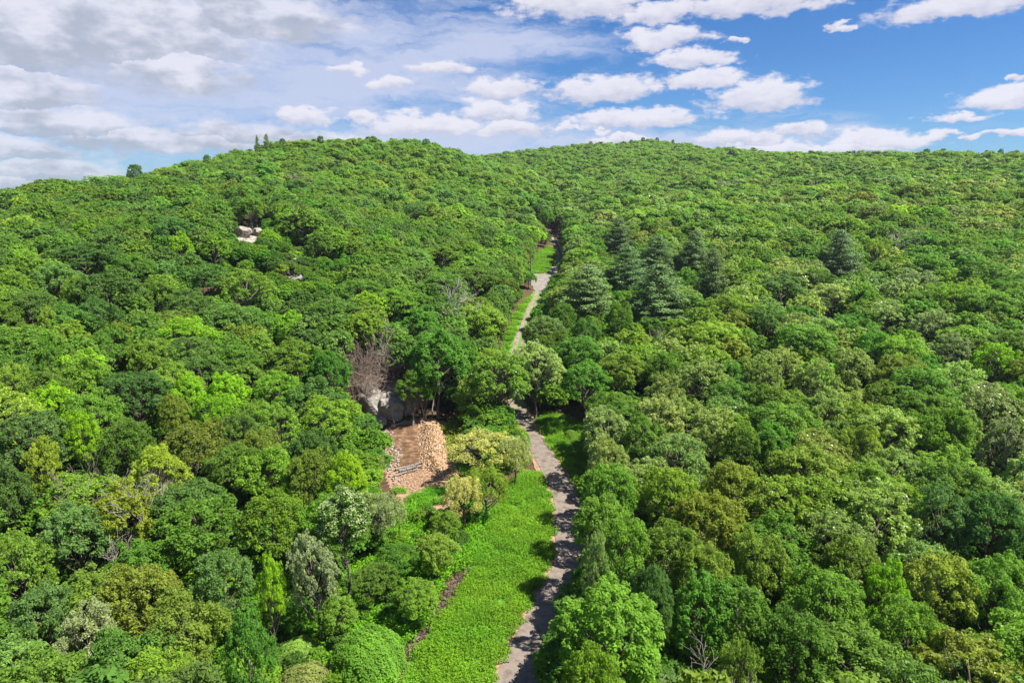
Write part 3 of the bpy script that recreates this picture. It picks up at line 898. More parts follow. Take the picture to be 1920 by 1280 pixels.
# ------------------------------------------------------------------ where the trees stand
TONE = {  # leaf colour
    'G': ((0.125, 0.25, 0.023), 'mid green'), 'D': ((0.088, 0.185, 0.028), 'dark green'), 'L': ((0.21, 0.42, 0.013), 'bright lime green'),
    'Y': ((0.235, 0.35, 0.022), 'yellow-green'), 'O': ((0.175, 0.262, 0.026), 'olive green'), 'P': ((0.25, 0.36, 0.07), 'pale-tipped green'),
    'E': ((0.1, 0.25, 0.02), 'emerald green'), 'B': ((0.122, 0.238, 0.042), 'bluish green'), 'W': ((0.235, 0.33, 0.105), 'silvery pale green'),
    'S': ((0.178, 0.32, 0.024), 'fresh green'), 'K': ((0.34, 0.4, 0.1), 'straw green'), 'N': ((0.118, 0.212, 0.044), 'soft grey-green')}
HAND = [
    # px, py, crown width px, kind, tone
    (165, 490, 125, 'oak', 'D'), (337, 470, 52, 'maple', 'L'), (155, 442, 42, 'maple', 'L'), (250, 510, 80, 'oak', 'G'), (112, 532, 85, 'oak', 'B'), (148, 560, 55, 'oak', 'S'),
    (93, 620, 34, 'tuft', 'Y'), (398, 530, 64, 'oak', 'B'), (60, 590, 98, 'oak', 'D'), (180, 600, 82, 'oak', 'D'), (40, 500, 70, 'oak', 'S'), (300, 560, 70, 'oak', 'G'),
    (252, 747, 128, 'round', 'D'), (352, 752, 72, 'maple', 'L'), (432, 748, 82, 'maple', 'L'), (395, 790, 80, 'maple', 'L'), (85, 690, 48, 'maple', 'E'), (30, 735, 68, 'oak', 'O'), (150, 720, 95, 'oak', 'S'),
    (105, 778, 105, 'maple', 'L'), (50, 830, 128, 'round', 'B'), (162, 828, 74, 'maple', 'L'), (88, 885, 68, 'tuft', 'Y'), (28, 930, 85, 'oak', 'D'),
    (295, 900, 108, 'maple', 'Y'), (232, 975, 115, 'maple', 'Y'), (360, 850, 130, 'oak', 'O'), (285, 680, 88, 'oak', 'S'), (205, 660, 84, 'oak', 'G'), (440, 890, 120, 'oak', 'G'),
    (320, 788, 62, 'oak', 'O'), (225, 850, 98, 'oak', 'G'), (142, 1010, 125, 'oak', 'B'), (50, 1080, 130, 'tuft', 'S'), (395, 1010, 175, 'oak', 'G'), (495, 895, 120, 'oak', 'S'),
    (650, 1005, 125, 'flower', 'G'), (708, 965, 95, 'feather', 'W'), (265, 1135, 150, 'oak', 'O'), (345, 1195, 150, 'oak', 'O'), (165, 1215, 115, 'tuft', 'W'), (70, 1180, 125, 'oak', 'B'),
    (425, 1110, 110, 'oak', 'B'), (507, 1120, 58, 'maple', 'L'), (598, 1078, 90, 'tuft', 'W'), (468, 1230, 95, 'maple', 'E'), (575, 1262, 135, 'vine', 'P'), (692, 1200, 150, 'vine', 'S'), (560, 1198, 92, 'vine', 'P'),
    (560, 680, 115, 'oak', 'G'), (520, 745, 100, 'oak', 'S'), (625, 790, 110, 'oak', 'S'), (525, 815, 88, 'tuft', 'S'), (515, 985, 120, 'oak', 'S'), (580, 905, 95, 'oak', 'O'), (648, 912, 84, 'maple', 'L'), (702, 865, 66, 'maple', 'E'),
    (620, 700, 80, 'maple', 'E'), (595, 860, 90, 'oak', 'D'),
    (925, 690, 84, 'oak', 'S'), (1040, 655, 70, 'oak', 'G'),
    (905, 845, 150, 'feather', 'K'), (868, 930, 80, 'feather', 'K'), (910, 915, 90, 'feather', 'Y'), (965, 850, 66, 'feather', 'K'),
    (740, 570, 96, 'oak', 'S'), (540, 622, 66, 'tuft', 'L'), (895, 605, 95, 'oak', 'S'), (790, 615, 72, 'maple', 'E'), (895, 525, 112, 'oak', 'G'), (780, 400, 52, 'oak', 'D'), (830, 480, 80, 'oak', 'S'),
    (1085, 668, 105, 'maple', 'E'), (1100, 720, 95, 'maple', 'E'), (1162, 702, 98, 'oak', 'O'), (1250, 700, 84, 'oak', 'G'), (1240, 748, 78, 'tuft', 'P'), (1322, 722, 105, 'tuft', 'P'),
    (1237, 792, 108, 'tuft', 'P'), (1145, 818, 108, 'tuft', 'P'), (1212, 835, 90, 'oak', 'G'), (1140, 878, 90, 'tuft', 'P'), (1142, 935, 110, 'oak', 'G'), (1250, 935, 125, 'oak', 'S'), (1335, 822, 108, 'tuft', 'P'),
    (1405, 858, 92, 'oak', 'G'), (1425, 718, 80, 'tuft', 'P'), (1070, 797, 30, 'vine', 'S'),
    (1140, 1185, 212, 'maple', 'S'), (1128, 1000, 108, 'oak', 'G'), (1160, 1045, 112, 'oak', 'G'), (1116, 1078, 56, 'tuft', 'P'), (1255, 1055, 130, 'oak', 'O'), (1340, 1000, 145, 'oak', 'O'), (1310, 1100, 110, 'oak', 'O'),
    (1322, 1155, 130, 'maple', 'E'), (1222, 1130, 80, 'oak', 'D'), (1400, 1170, 115, 'oak', 'G'), (1110, 1310, 110, 'oak', 'S'), (1385, 1280, 90, 'tuft', 'O'),
    (1445, 850, 100, 'maple', 'E'), (1372, 925, 115, 'oak', 'O'), (1650, 980, 150, 'tuft', 'P'), (1765, 985, 110, 'tuft', 'B'), (1858, 1000, 125, 'oak', 'D'), (1762, 1120, 130, 'oak', 'O'), (1862, 1120, 130, 'oak', 'G'),
    (1660, 1125, 84, 'maple', 'L'), (1537, 1135, 150, 'oak', 'G'), (1480, 1225, 145, 'oak', 'G'), (1590, 1080, 110, 'oak', 'O'), (1705, 1210, 130, 'oak', 'S'), (1432, 1070, 120, 'oak', 'O'), (1880, 845, 90, 'tuft', 'W'),
    (1465, 700, 90, 'tuft', 'P'), (1530, 725, 90, 'tuft', 'P'), (1602, 700, 90, 'tuft', 'P'), (1540, 785, 92, 'tuft', 'P'), (1785, 672, 74, 'tuft', 'W'), (1862, 780, 112, 'tuft', 'W'), (1812, 818, 72, 'tuft', 'P'),
    (1865, 690, 80, 'tuft', 'L'), (1640, 660, 80, 'oak', 'E'), (1615, 852, 84, 'oak', 'O'), (1750, 815, 108, 'oak', 'G'), (1577, 486, 72, 'pine', 'N'), (1540, 535, 62, 'oak', 'D'), (1465, 545, 92, 'oak', 'B'),
    (1745, 618, 82, 'tuft', 'W'), (1665, 602, 90, 'tuft', 'P'), (1640, 476, 44, 'tuft', 'Y'), (1560, 565, 90, 'tuft', 'P'), (1440, 610, 84, 'oak', 'B'),
    (1097, 556, 105, 'pine', 'N'), (1235, 560, 112, 'pine', 'N'), (1180, 510, 74, 'pine', 'N'), (1230, 488, 76, 'pine', 'N'), (1160, 448, 56, 'pine', 'N'), (1302, 480, 58, 'pine', 'N'), (1335, 525, 60, 'pine', 'N'), (1160, 600, 50, 'oak', 'G'),
    (1020, 628, 84, 'oak', 'B'), (1098, 630, 62, 'maple', 'E'), (1058, 600, 50, 'oak', 'G'),
    (1024, 408, 34, 'maple', 'E'), (1006, 395, 34, 'oak', 'D'), (253, 315, 30, 'round', 'D'), (499, 270, 16, 'pine', 'D'), (482, 277, 11, 'pine', 'D'), (532, 270, 13, 'round', 'D'), (797, 270, 18, 'round', 'D'), (1738, 290, 14, 'round', 'D'), (1600, 291, 10, 'round', 'D'),
    (1205, 265, 9, 'round', 'D'), (1232, 262, 8, 'round', 'D'), (1183, 264, 8, 'round', 'D'), (1262, 269, 8, 'round', 'D'), (1876, 286, 12, 'round', 'D'), (388, 290, 16, 'round', 'G'), (600, 264, 14, 'round', 'G'),
    (820, 1035, 90, 'oak', 'S'), (745, 1050, 84, 'oak', 'E'), (780, 1120, 92, 'maple', 'S'), (835, 985, 66, 'maple', 'S'), (700, 1090, 84, 'oak', 'G'),
    (630, 1150, 80, 'maple', 'S'), (560, 1150, 70, 'maple', 'E'),
]
# low shrubs, drawn at bush height
BUSHY = {(820, 1035), (745, 1050), (780, 1120), (835, 985), (868, 930), (905, 845), (910, 915), (965, 850), (1070, 797), (702, 865), (708, 965), (630, 1150), (560, 1150), (700, 1090)}

OPEN_PX = [MEADOW, MEADOW_R, MEADOW_U, CLEAR, PARK,
           [(955, 700), (957, 655), (978, 650), (975, 690)], [(984, 625), (998, 575), (1010, 575), (996, 625)],
           [(1034, 470), (1030, 440), (1050, 440), (1056, 480)],
           [(690, 800), (690, 745), (740, 735), (780, 745), (790, 790)],
           [(434, 476), (436, 420), (500, 412), (506, 452), (480, 482)], [(480, 480), (482, 462), (500, 462), (502, 480)], [(528, 522), (532, 486), (574, 486), (578, 524)], [(544, 522), (572, 520), (572, 562), (550, 562)],
           [(636, 500), (638, 492), (644, 492), (642, 500)],
           [(860, 1480), (923, 1280), (1045, 1070), (1050, 900), (1080, 900), (1090, 960), (1085, 1010), (1085, 1060), (1050, 1130), (1010, 1220), (1000, 1280), (985, 1480)]]
OPEN_PX += [[(505, 1300), (530, 1180), (630, 1110), (740, 1030), (880, 1040), (860, 1120), (740, 1300), (700, 1500), (480, 1500)], [(845, 800), (990, 800), (1000, 880), (930, 960), (830, 960)], [(650, 760), (650, 690), (720, 680), (740, 740)], [(1000, 1290), (1040, 1110), (1120, 1075), (1200, 1110), (1240, 1200), (1230, 1290)]]
OPEN_ALL = OPEN_PX
open_edges = []
for pl in OPEN_ALL:
    n_ = len(pl)
    for i_ in range(n_):
        a_, b_ = pl[i_], pl[(i_ + 1) % n_]
        L_ = math.hypot(b_[0] - a_[0], b_[1] - a_[1])
        for q_ in range(max(1, int(L_ / 6))):
            f_ = q_ / max(1, int(L_ / 6))
            open_edges.append((a_[0] + (b_[0] - a_[0]) * f_, a_[1] + (b_[1] - a_[1]) * f_))
open_edges = np.array(open_edges)
open_T = np.array([hit(a_, b_)[3] for a_, b_ in open_edges])

trees = []   # dict x y z r h kind tone hand


def add_tree(x, y, r, h, kind, tone, hand=False, bush=False, z=None):
    z = float(H(x, y)) if z is None else z
    trees.append(dict(x=x, y=y, z=z, r=r, h=h, kind=kind, tone=tone, hand=hand, bush=bush))


for (a, b, w_, kd, tn) in HAND:
    bush = (a, b) in BUSHY
    if kd == 'vine':
        x, y, z, t = hit(a, b + w_ * 0.15, 2.0)
        r = w_ / 2 * t / F
        add_tree(x, y, r, r * 1.15, kd, tn, True, True)
        continue
    lift = 8.2
    if bush:
        lift = 5.2 if kd == 'feather' else 3.5
    if kd == 'pine':
        lift = 9.5
    x, y, z, t = hit(a, b, lift)
    if b < 330:
        # stands on the crest: nearest approach of the sight line to the canopy
        d_ = ray(a, b)
        tt_ = np.linspace(120, 800, 900)
        gap = CAMZ + tt_ * d_[2] - H(tt_ * d_[0], tt_ * d_[1])
        t = float(tt_[int(np.argmin(gap - 0.004 * tt_))])
        x, y = t * d_[0], t * d_[1]
        z = float(H(x, y))
        lift = max(6.0, min(9.6 if w_ < 25 else 11.5, float(gap.min())))
    r = w_ / 2 * t / F
    h = lift / 0.66 * (1.0 if kd != 'pine' else 1.25)
    if kd == 'pine':
        r *= 1.12
        if b > 330: h = max(h, 16.0)
    add_tree(x, y, r, h, kd, tn, True, bush)

for (a, b, h_, r_, kd, tn) in [(822, 784, 17.0, 5.6, 'maple', 'E'), (862, 770, 14.5, 4.2, 'maple', 'E'), (776, 799, 10.5, 3.3, 'maple', 'E'), (799, 789, 9.5, 2.7, 'maple', 'E'),
                               (938, 806, 14.0, 6.0, 'tuft', 'S'), (1003, 786, 14.5, 5.2, 'tuft', 'P'), (890, 800, 9.5, 4.2, 'tuft', 'S')]:
    x, y, z, t = hit(a, b)
    add_tree(x, y, r_, h_, kd, tn, True, False)

# dark dense stand and filler trees
rng = np.random.default_rng(5)
CELL = 4.0
gridh = {}


def gput(t):
    gridh.setdefault((int(t['x'] // CELL), int(t['y'] // CELL)), []).append(t)


def gnear(x, y, fac, r):
    ci, cj = int(x // CELL), int(y // CELL)
    for i in range(ci - 3, ci + 4):
        for j in range(cj - 3, cj + 4):
            for t in gridh.get((i, j), ()):
                dmin = fac * (r + t['r'])
                if (t['x'] - x) ** 2 + (t['y'] - y) ** 2 < dmin * dmin:
                    return True
    return False


for t_ in trees:
    gput(t_)

HT = [(t, ) + to_px(t['x'], t['y'], t['z'] + t['h'] * 0.66) for t in trees]
HPX = np.array([h[1] for h in HT]); HPY = np.array([h[2] for h in HT]); HDP = np.array([h[3] for h in HT])
HRP = np.array([h[0]['r'] for h in HT]) * F / HDP
HLOW = np.array([1.0 if h[0]['kind'] == 'pine' else 0.62 for h in HT])
NC = 150000
# candidate points by polar sampling; distance up to 1000 m
cd = np.sqrt(rng.uniform(20 ** 2, 980 ** 2, NC))
dens_ok = rng.uniform(0, 1, NC) < np.clip(1.0, 0, 1)
ca_ = rng.uniform(-0.86, 0.86, NC)
near_extra = rng.uniform(24, 260, 60000)
cd = np.concatenate([near_extra, cd]); ca_ = np.concatenate([rng.uniform(-0.95, 0.95, 60000), ca_])
CXs = cd * np.sin(ca_)
CYs = cd * np.cos(ca_)
CZs = H(CXs, CYs)
pxs, pys, deps = to_px(CXs, CYs, CZs + 8)
ok = (deps > 18) & (pxs > -260) & (pxs < 2180) & (pys < 1560)
LOWP = [(400, 515), (414, 430), (470, 405), (560, 425), (610, 480), (665, 485), (665, 530), (600, 580), (520, 565), (430, 535)]
in_low = in_poly(pxs, pys, LOWP) & (deps < 260)
# horizon culling: skip what lies well behind a crest
fr_ = np.linspace(0.05, 0.97, 46)
vis = np.ones(len(cd), bool)
ks = np.where(ok)[0]
for f_ in fr_:
    xx, yy = CXs[ks] * f_, CYs[ks] * f_
    line = CAMZ + (CZs[ks] + 16 - CAMZ) * f_
    vis[ks] &= ~((H(xx, yy) + 8.5 > line) & (np.hypot(xx, yy) > 25))
ok &= vis
# open areas in view keep clear of nearer crowns
ks = np.where(ok)[0]
RR = 3.3 + 3.0 * rng.uniform(0, 1, len(cd)) ** 1.5
HH = rng.uniform(10.0, 12.0, len(cd)) + (RR - 3.3) * 1.1
RR = RR * np.where(pxs > 1050, 1.12, 1.04)
RR = np.where(in_low, RR * 0.55, RR); HH = np.where(in_low, HH * 0.34, HH)
road_xy = np.stack([RX, RY], -1)
nadd = 0
tone_left = ['G', 'D', 'B', 'G', 'S', 'G', 'D', 'G', 'O', 'E', 'B']
tone_right = ['G', 'P', 'S', 'O', 'P', 'G', 'S', 'P', 'G', 'E']
tone_far = ['G', 'S', 'G', 'P', 'O', 'S', 'B', 'G']
wopen = [wM, wMR, wMU, wC, wP, wBU]
for k in ks:
    x, y, r, h = CXs[k], CYs[k], RR[k], HH[k]
    px, py, dep = pxs[k], pys[k], deps[k]
    rp = r * F / dep
    if dep < 41:
        continue
    if dep < 60:
        r = min(r, 4.1); h = min(h, 12.0)
    if gnear(x, y, 0.55, r):
        continue
    if ((HDP > dep - 1) & ((HPX - px) ** 2 + ((HPY - py) * 0.95) ** 2 < (HLOW * (HRP + rp)) ** 2) & (HDP < dep + 60)).any():
        continue
    if np.min((road_xy[:, 0] - x) ** 2 + (road_xy[:, 1] - y) ** 2) < (r * 0.5 + 3.4) ** 2:
        continue
    if dep < 340:
        bad = False
        for pl in wopen:
            if in_poly(np.array([x]), np.array([y]), pl)[0]:
                bad = True
                break
        if bad:
            continue
        dx = (open_edges[:, 0] - px) / (rp * 1.0)
        dy = (open_edges[:, 1] - py) / (rp * 1.05)
        # whole crown, from its top to its lower edge
        if ((dx * dx + dy * dy < 1) & (open_T > dep - 4)).any():
            continue
        if any(in_poly(np.array([px]), np.array([py]), pl)[0] for pl in OPEN_ALL) and open_T.max() > dep and dep < 330:
            continue
    if 632 < px < 752 and 655 < py < 800 and dep < 158:
        continue
    nzv = float(fbm2(x, y, 77, 3, 1 / 34.0))
    q = rng.uniform()
    if dep > 420:
        tl = tone_far
    elif px < 1000:
        tl = tone_left
    else:
        tl = tone_right
    tn = tl[int((nzv * 2.8 + q * 0.6) * len(tl)) % len(tl)]
    if q > 0.975: tn = 'L'
    elif q > 0.962 and not (620 < px < 960 and 520 < py < 860): tn = 'Y'
    elif q > 0.945 and px > 1000: tn = 'W'
    if dep < 60 and tn in 'WP': tn = 'G'
    kd = {'P': 'tuft', 'W': 'tuft', 'L': 'maple', 'E': 'maple', 'Y': 'tuft'}.get(tn, 'oak')
    if kd == 'oak' and q < 0.12: kd = 'maple'
    if kd == 'oak' and q > 0.85 and px > 1000: kd = 'tuft'
    if dep > 500 and q < 0.02:
        kd, tn, h = 'pine', 'D', h * 1.15
    t_ = dict(x=x, y=y, z=float(CZs[k]), r=r, h=h, kind=kd, tone=tn, hand=False, bush=False)
    trees.append(t_)
    gput(t_)

for t_ in trees:
    cz = t_['z'] + t_['h'] * (0.66 if not t_['kind'] == 'vine' else 0.4)
    t_['px'], t_['py'], t_['dep'] = to_px(t_['x'], t_['y'], cz)
    t_['rp'] = t_['r'] * F / t_['dep']
    t_['seen'] = -t_['rp'] * 0.8 < t_['px'] < 1920 + t_['rp'] * 0.8 and t_['py'] - t_['rp'] * 0.8 < 1280 and t_['dep'] > 5
print('TREES', len(trees))

order = sorted(range(len(trees)), key=lambda i: -(trees[i]['rp'] + (400 if trees[i]['hand'] and trees[i]['rp'] > 3 else 0)) if trees[i]['seen'] else 1e6)
single = [trees[i] for i in order[:300] if trees[i]['seen']]
sing_id = {id(t) for t in single}
rest = [t for t in trees if id(t) not in sing_id]
print('SINGLE', len(single), 'min rp', min(t['rp'] for t in single), 'REST', len(rest))

KINDWORD = {'oak': 'lobed broadleaf tree', 'maple': 'billowing leafy tree', 'tuft': 'open tufted tree', 'round': 'dense round tree',
            'feather': 'feathery drooping tree', 'pine': 'layered pine', 'vine': 'low vine-covered shrub', 'flower': 'cream-blossomed tree'}
CAT = {'pine': 'pine tree', 'vine': 'shrub'}
NAME = {'oak': 'broadleaf_tree', 'maple': 'maple_tree', 'tuft': 'tufted_tree', 'round': 'round_crowned_tree', 'feather': 'feathery_tree', 'pine': 'pine_tree', 'vine': 'vine_covered_shrub', 'flower': 'flowering_tree'}
ORD = ['first', 'second', 'third', 'fourth', 'fifth', 'sixth', 'seventh', 'eighth', 'ninth', 'tenth', 'eleventh', 'twelfth', 'thirteenth', 'fourteenth', 'fifteenth']


def zone(px, py):
    if py > 1130: r_ = 'bottom part of'
    elif py > 960: r_ = 'lower part of'
    elif py > 800: r_ = 'clearing-level part of'
    elif py > 650: r_ = 'middle part of'
    elif py > 520: r_ = 'upper part of'
    else: r_ = 'topmost part of'
    if px < 160: c_ = 'far left woods'
    elif px < 400: c_ = 'left slope'
    elif px < 640: c_ = 'slope left of clearing'
    elif px < 1050: c_ = 'centre by the lane'
    elif px < 1280: c_ = 'woods right beside lane'
    elif px < 1520: c_ = 'right woods'
    elif px < 1740: c_ = 'far right woods'
    else: c_ = 'right edge woods'
    return r_, c_


groups = {}
for t in single:
    rzone, czone = zone(t['px'], t['py'])
    if t['dep'] > 240 and t['py'] < 335:
        rzone, czone = 'standing', ('on the left ridge skyline' if t['px'] < 900 else 'on the right ridge skyline')
    groups.setdefault((t['tone'], t['kind'], rzone, czone), []).append(t)
for (tn, kd, r_, c_), lst in groups.items():
    lst.sort(key=lambda t: t['px'])
    for i, t in enumerate(lst):
        o_ = '' if len(lst) == 1 else (' ' + ORD[min(i, 14)] + ' from left')
        base_ = f"{TONE[tn][1]} {KINDWORD[kd]}, {r_} {c_}" + (f",{o_}" if o_ else '')
        t['label'] = base_

# ------------------------------------------------------------------ individual trees
BASE_R, BASE_H = 4.4, 12.6


def scale_of(t):
    if t['kind'] == 'pine':
        return t['r'] / 4.3, t['h'] / 17.0
    if t['kind'] == 'vine':
        return t['r'] / 4.2, t['r'] / 4.8
    return t['r'] / BASE_R, t['h'] / BASE_H


def tint_of(t, rg):
    c_ = np.array(TONE[t['tone']][0])
    if not t['hand']:
        c_ = c_ * 0.78 + np.array([0.148, 0.275, 0.028]) * 0.22
    if t['dep'] > 260:
        m_ = np.array([0.145, 0.275, 0.030]); w_ = min(0.6, (t['dep'] - 260) / 250)
        c_ = c_ * (1 - w_) + m_ * w_
    j = rg.normal(0, 0.10, 1) + np.array([rg.normal(0, 0.08), 0, rg.normal(0, 0.1)])
    return np.clip(c_ * np.exp(j) * np.array([1.07, 1.0, 1.3]), 0.008, 0.6)


rg = np.random.default_rng(3)
for t in single:
    kd = t['kind']
    cm, tm = PROTO[kd][int(rg.integers(0, len(PROTO[kd])))]
    sxy, sz_ = scale_of(t)
    root = bpy.data.objects.new('shrub' if t['bush'] and kd not in ('vine',) else NAME[kd], None)
    COL.objects.link(root)
    root.empty_display_size = 1.0
    root.location = (t['x'], t['y'], t['z'])
    root.rotation_euler = (rg.normal(0, 0.03), rg.normal(0, 0.03), rg.uniform(0, 6.28))
    a1 = rg.uniform(0.92, 1.08)
    root.scale = (sxy * a1, sxy / a1, sz_)
    lab = t['label']
    if t['bush'] and kd != 'vine':
        lab = lab.replace('tree', 'shrub').replace('a shrub', 'shrub')
    tag(root, lab, 'shrub' if t['bush'] else CAT.get(kd, 'tree'), {'pine': 'pines standing right of the lane' if t['py'] > 335 else 'pines on the ridge', 'vine': 'vine-covered shrubs in the foreground'}.get(kd, 'trees of the woods'))
    if t['bush']:
        root['group'] = 'shrubs round the clearing and meadow'
    co = link('crown', cm, root)
    co['tint'] = [float(v) for v in tint_of(t, rg)]
    link('trunk', tm, root)

# ------------------------------------------------------------------ the rest of the woods, one object
proto_col = bpy.data.collections.new('forest_sources')


def lod_mesh(kind, seed, lod):
    cm, lim = crown_mesh(kind, seed, lod)
    rngx = np.random.default_rng(seed)
    tv, tf = tubes(trunk_segs(kind, lim, rngx, lod == 2 and kind != 'pine'), 4 if lod == 3 else 5)
    n0 = len(cm.vertices)
    cv = np.empty(n0 * 3, np.float32); cm.vertices.foreach_get('co', cv)
    lv = np.empty(n0, np.float32); cm.attributes['leafvar'].data.foreach_get('value', lv)
    V = np.concatenate([cv.reshape(-1, 3), tv])
    f0 = np.arange(n0).reshape(-1, 4)
    m = mesh_np('forest_tree', V, np.concatenate([f0, tf + n0]), [cm.materials[0], BARK], np.concatenate([lv, np.zeros(len(tv))]),
                np.concatenate([np.zeros(len(f0)), np.ones(len(tf))]))
    bpy.data.meshes.remove(cm)
    return m


SRC = []
SIDX = {}
for lod, spec in ((2, {'oak': 4, 'maple': 3, 'tuft': 4, 'pine': 2, 'feather': 1, 'round': 1}), (3, {'oak': 3, 'maple': 2, 'tuft': 2, 'pine': 1})):
    for kd, c_ in spec.items():
        for i_ in range(c_):
            o = bpy.data.objects.new('forest_tree', lod_mesh(kd, 900 + lod * 50 + i_ * 7 + len(kd), lod))
            SIDX.setdefault((lod, kd), []).append(len(SRC))
            SRC.append(o)


def gn_scatter(name, P_, idx_, rot_, scl_, tint_, sources):
    me = bpy.data.meshes.new(name)
    n = len(P_)
    me.vertices.add(n)
    me.vertices.foreach_set('co', np.asarray(P_, np.float32).ravel())
    for nm, ty, arr, key in (('src', 'INT', idx_, 'value'), ('rot', 'FLOAT_VECTOR', rot_, 'vector'), ('scl', 'FLOAT_VECTOR', scl_, 'vector'), ('tint', 'FLOAT_COLOR', tint_, 'color')):
        at = me.attributes.new(nm, ty, 'POINT')
        at.data.foreach_set(key, np.asarray(arr, np.int32 if ty == 'INT' else np.float32).ravel())
    o = link(name, me)
    ng = bpy.data.node_groups.new(name, 'GeometryNodeTree')
    ng.interface.new_socket('Geometry', in_out='INPUT', socket_type='NodeSocketGeometry')
    ng.interface.new_socket('Geometry', in_out='OUTPUT', socket_type='NodeSocketGeometry')
    gi_ = ng.nodes.new('NodeGroupInput'); go_ = ng.nodes.new('NodeGroupOutput')
    join = ng.nodes.new('GeometryNodeJoinGeometry')
    outs = []
    for s in sources:
        oi = ng.nodes.new('GeometryNodeObjectInfo')
        oi.inputs['Object'].default_value = s
        oi.inputs['As Instance'].default_value = True
        outs.append(oi.outputs['Geometry'])
    for s in reversed(outs):
        ng.links.new(s, join.inputs[0])
    na = {}
    for nm, ty in (('src', 'INT'), ('rot', 'FLOAT_VECTOR'), ('scl', 'FLOAT_VECTOR')):
        a_ = ng.nodes.new('GeometryNodeInputNamedAttribute')
        a_.data_type = ty
        a_.inputs[0].default_value = nm
        na[nm] = a_.outputs[0]
    iop = ng.nodes.new('GeometryNodeInstanceOnPoints')
    ng.links.new(gi_.outputs[0], iop.inputs['Points'])
    ng.links.new(join.outputs[0], iop.inputs['Instance'])
    iop.inputs['Pick Instance'].default_value = True
    ng.links.new(na['src'], iop.inputs['Instance Index'])
    ng.links.new(na['rot'], iop.inputs['Rotation'])
    ng.links.new(na['scl'], iop.inputs['Scale'])
    ng.links.new(iop.outputs[0], go_.inputs[0])
    md = o.modifiers.new('scatter', 'NODES')
    md.node_group = ng
    return o


P_, I_, R_, S_, T_ = [], [], [], [], []
for t in rest:
    lod = 2 if t['dep'] < 270 else 3
    kd = t['kind']
    if (lod, kd) not in SIDX:
        kd = 'oak' if t['kind'] != 'vine' else 'maple'
    sxy, sz_ = scale_of({**t, 'kind': kd})
    P_.append((t['x'], t['y'], t['z']))
    I_.append(int(rg.choice(SIDX[(lod, kd)])))
    R_.append((0, 0, rg.uniform(0, 6.28)))
    S_.append((sxy, sxy, sz_))
    T_.append((*tint_of(t, rg), 1.0))
forest = gn_scatter('forest', P_, I_, R_, S_, T_, SRC)
tag(forest, 'dense green broadleaf woods covering the slopes and far hills', None, None, 'stuff')

# understory saplings filling the gaps below the canopy
nu = 9000
ud = rng.uniform(30, 330, nu); ua = rng.uniform(-0.82, 0.82, nu)
ux, uy = ud * np.sin(ua), ud * np.cos(ua)
uz = H(ux, uy)
up_, vp_, dp_ = to_px(ux, uy, uz + 1)
keep = np.ones(nu, bool)
for pl in wopen + [wD]:
    keep &= ~(in_poly(ux, uy, pl) | (dist_poly(ux, uy, pl) < 1.2))
for i in range(nu):
    if keep[i] and np.min((RX - ux[i]) ** 2 + (RY - uy[i]) ** 2) < 3.4 ** 2: keep[i] = False
for pl in [[(690, 800), (690, 755), (740, 745), (780, 755), (790, 800)], [(745, 800), (765, 755), (850, 755), (860, 800)], OPEN_ALL[9], OPEN_ALL[10], OPEN_ALL[11], OPEN_ALL[12]]:
    keep &= ~in_poly(up_, vp_, pl)
small_u = np.zeros(nu, bool)
for pl in [[(700, 870), (900, 860), (930, 960), (880, 1060), (720, 1010)], OPEN_ALL[14], OPEN_ALL[15]]:
    small_u |= in_poly(up_, vp_, pl)
keep &= ~in_poly(up_, vp_, [(640, 780), (640, 680), (750, 680), (750, 790)])
lw = [hit(float(a), float(b)) for a, b in zip(rng.uniform(405, 665, 420), rng.uniform(410, 580, 420))]
lw = [(a, b, z) for a, b, z, t in lw if 100 < t < 260]
lpx = to_px(np.array([a for a, b, z in lw]), np.array([b for a, b, z in lw]), np.array([z for a, b, z in lw]))
lk = in_poly(lpx[0], lpx[1], LOWP)
for pl in OPEN_ALL[9:13]:
    lk &= ~in_poly(lpx[0], lpx[1], pl)
ks = np.where(keep)[0]
P_, I_, R_, S_, T_ = [], [], [], [], []
for (a, b, z), ok_ in zip(lw, lk):
    if not ok_: continue
    s = rng.uniform(0.2, 0.42)
    P_.append((a, b, z - 0.6 * s)); I_.append(int(rng.choice(SIDX[(2, 'oak')] + SIDX[(2, 'maple')]))); R_.append((0, 0, rng.uniform(0, 6.28))); S_.append((s * 1.3, s * 1.3, s * 0.5))
    T_.append((*np.clip(np.array(TONE[rng.choice(['G', 'S', 'O', 'B'])][0]) * rng.uniform(0.85, 1.1), 0, 1), 1.0))
und_src = SIDX[(2, 'oak')] + SIDX[(2, 'maple')]
for k in ks:
    s = rng.uniform(0.25, 0.58) * (0.75 if ud[k] < 90 else 1.0) * (0.5 if small_u[k] else 1.0)
    P_.append((ux[k], uy[k], uz[k] - 0.8 * s))
    I_.append(int(rng.choice(und_src))); R_.append((0, 0, rng.uniform(0, 6.28))); S_.append((s * 1.25, s * 1.25, s))
    T_.append((*np.clip(np.array(TONE[['G', 'S', 'E', 'D'][k % 4]][0]) * rng.uniform(0.8, 1.2), 0, 1), 1.0))
und = gn_scatter('understory', P_, I_, R_, S_, T_, SRC)
tag(und, 'green saplings and undergrowth below the tree crowns', None, None, 'stuff')

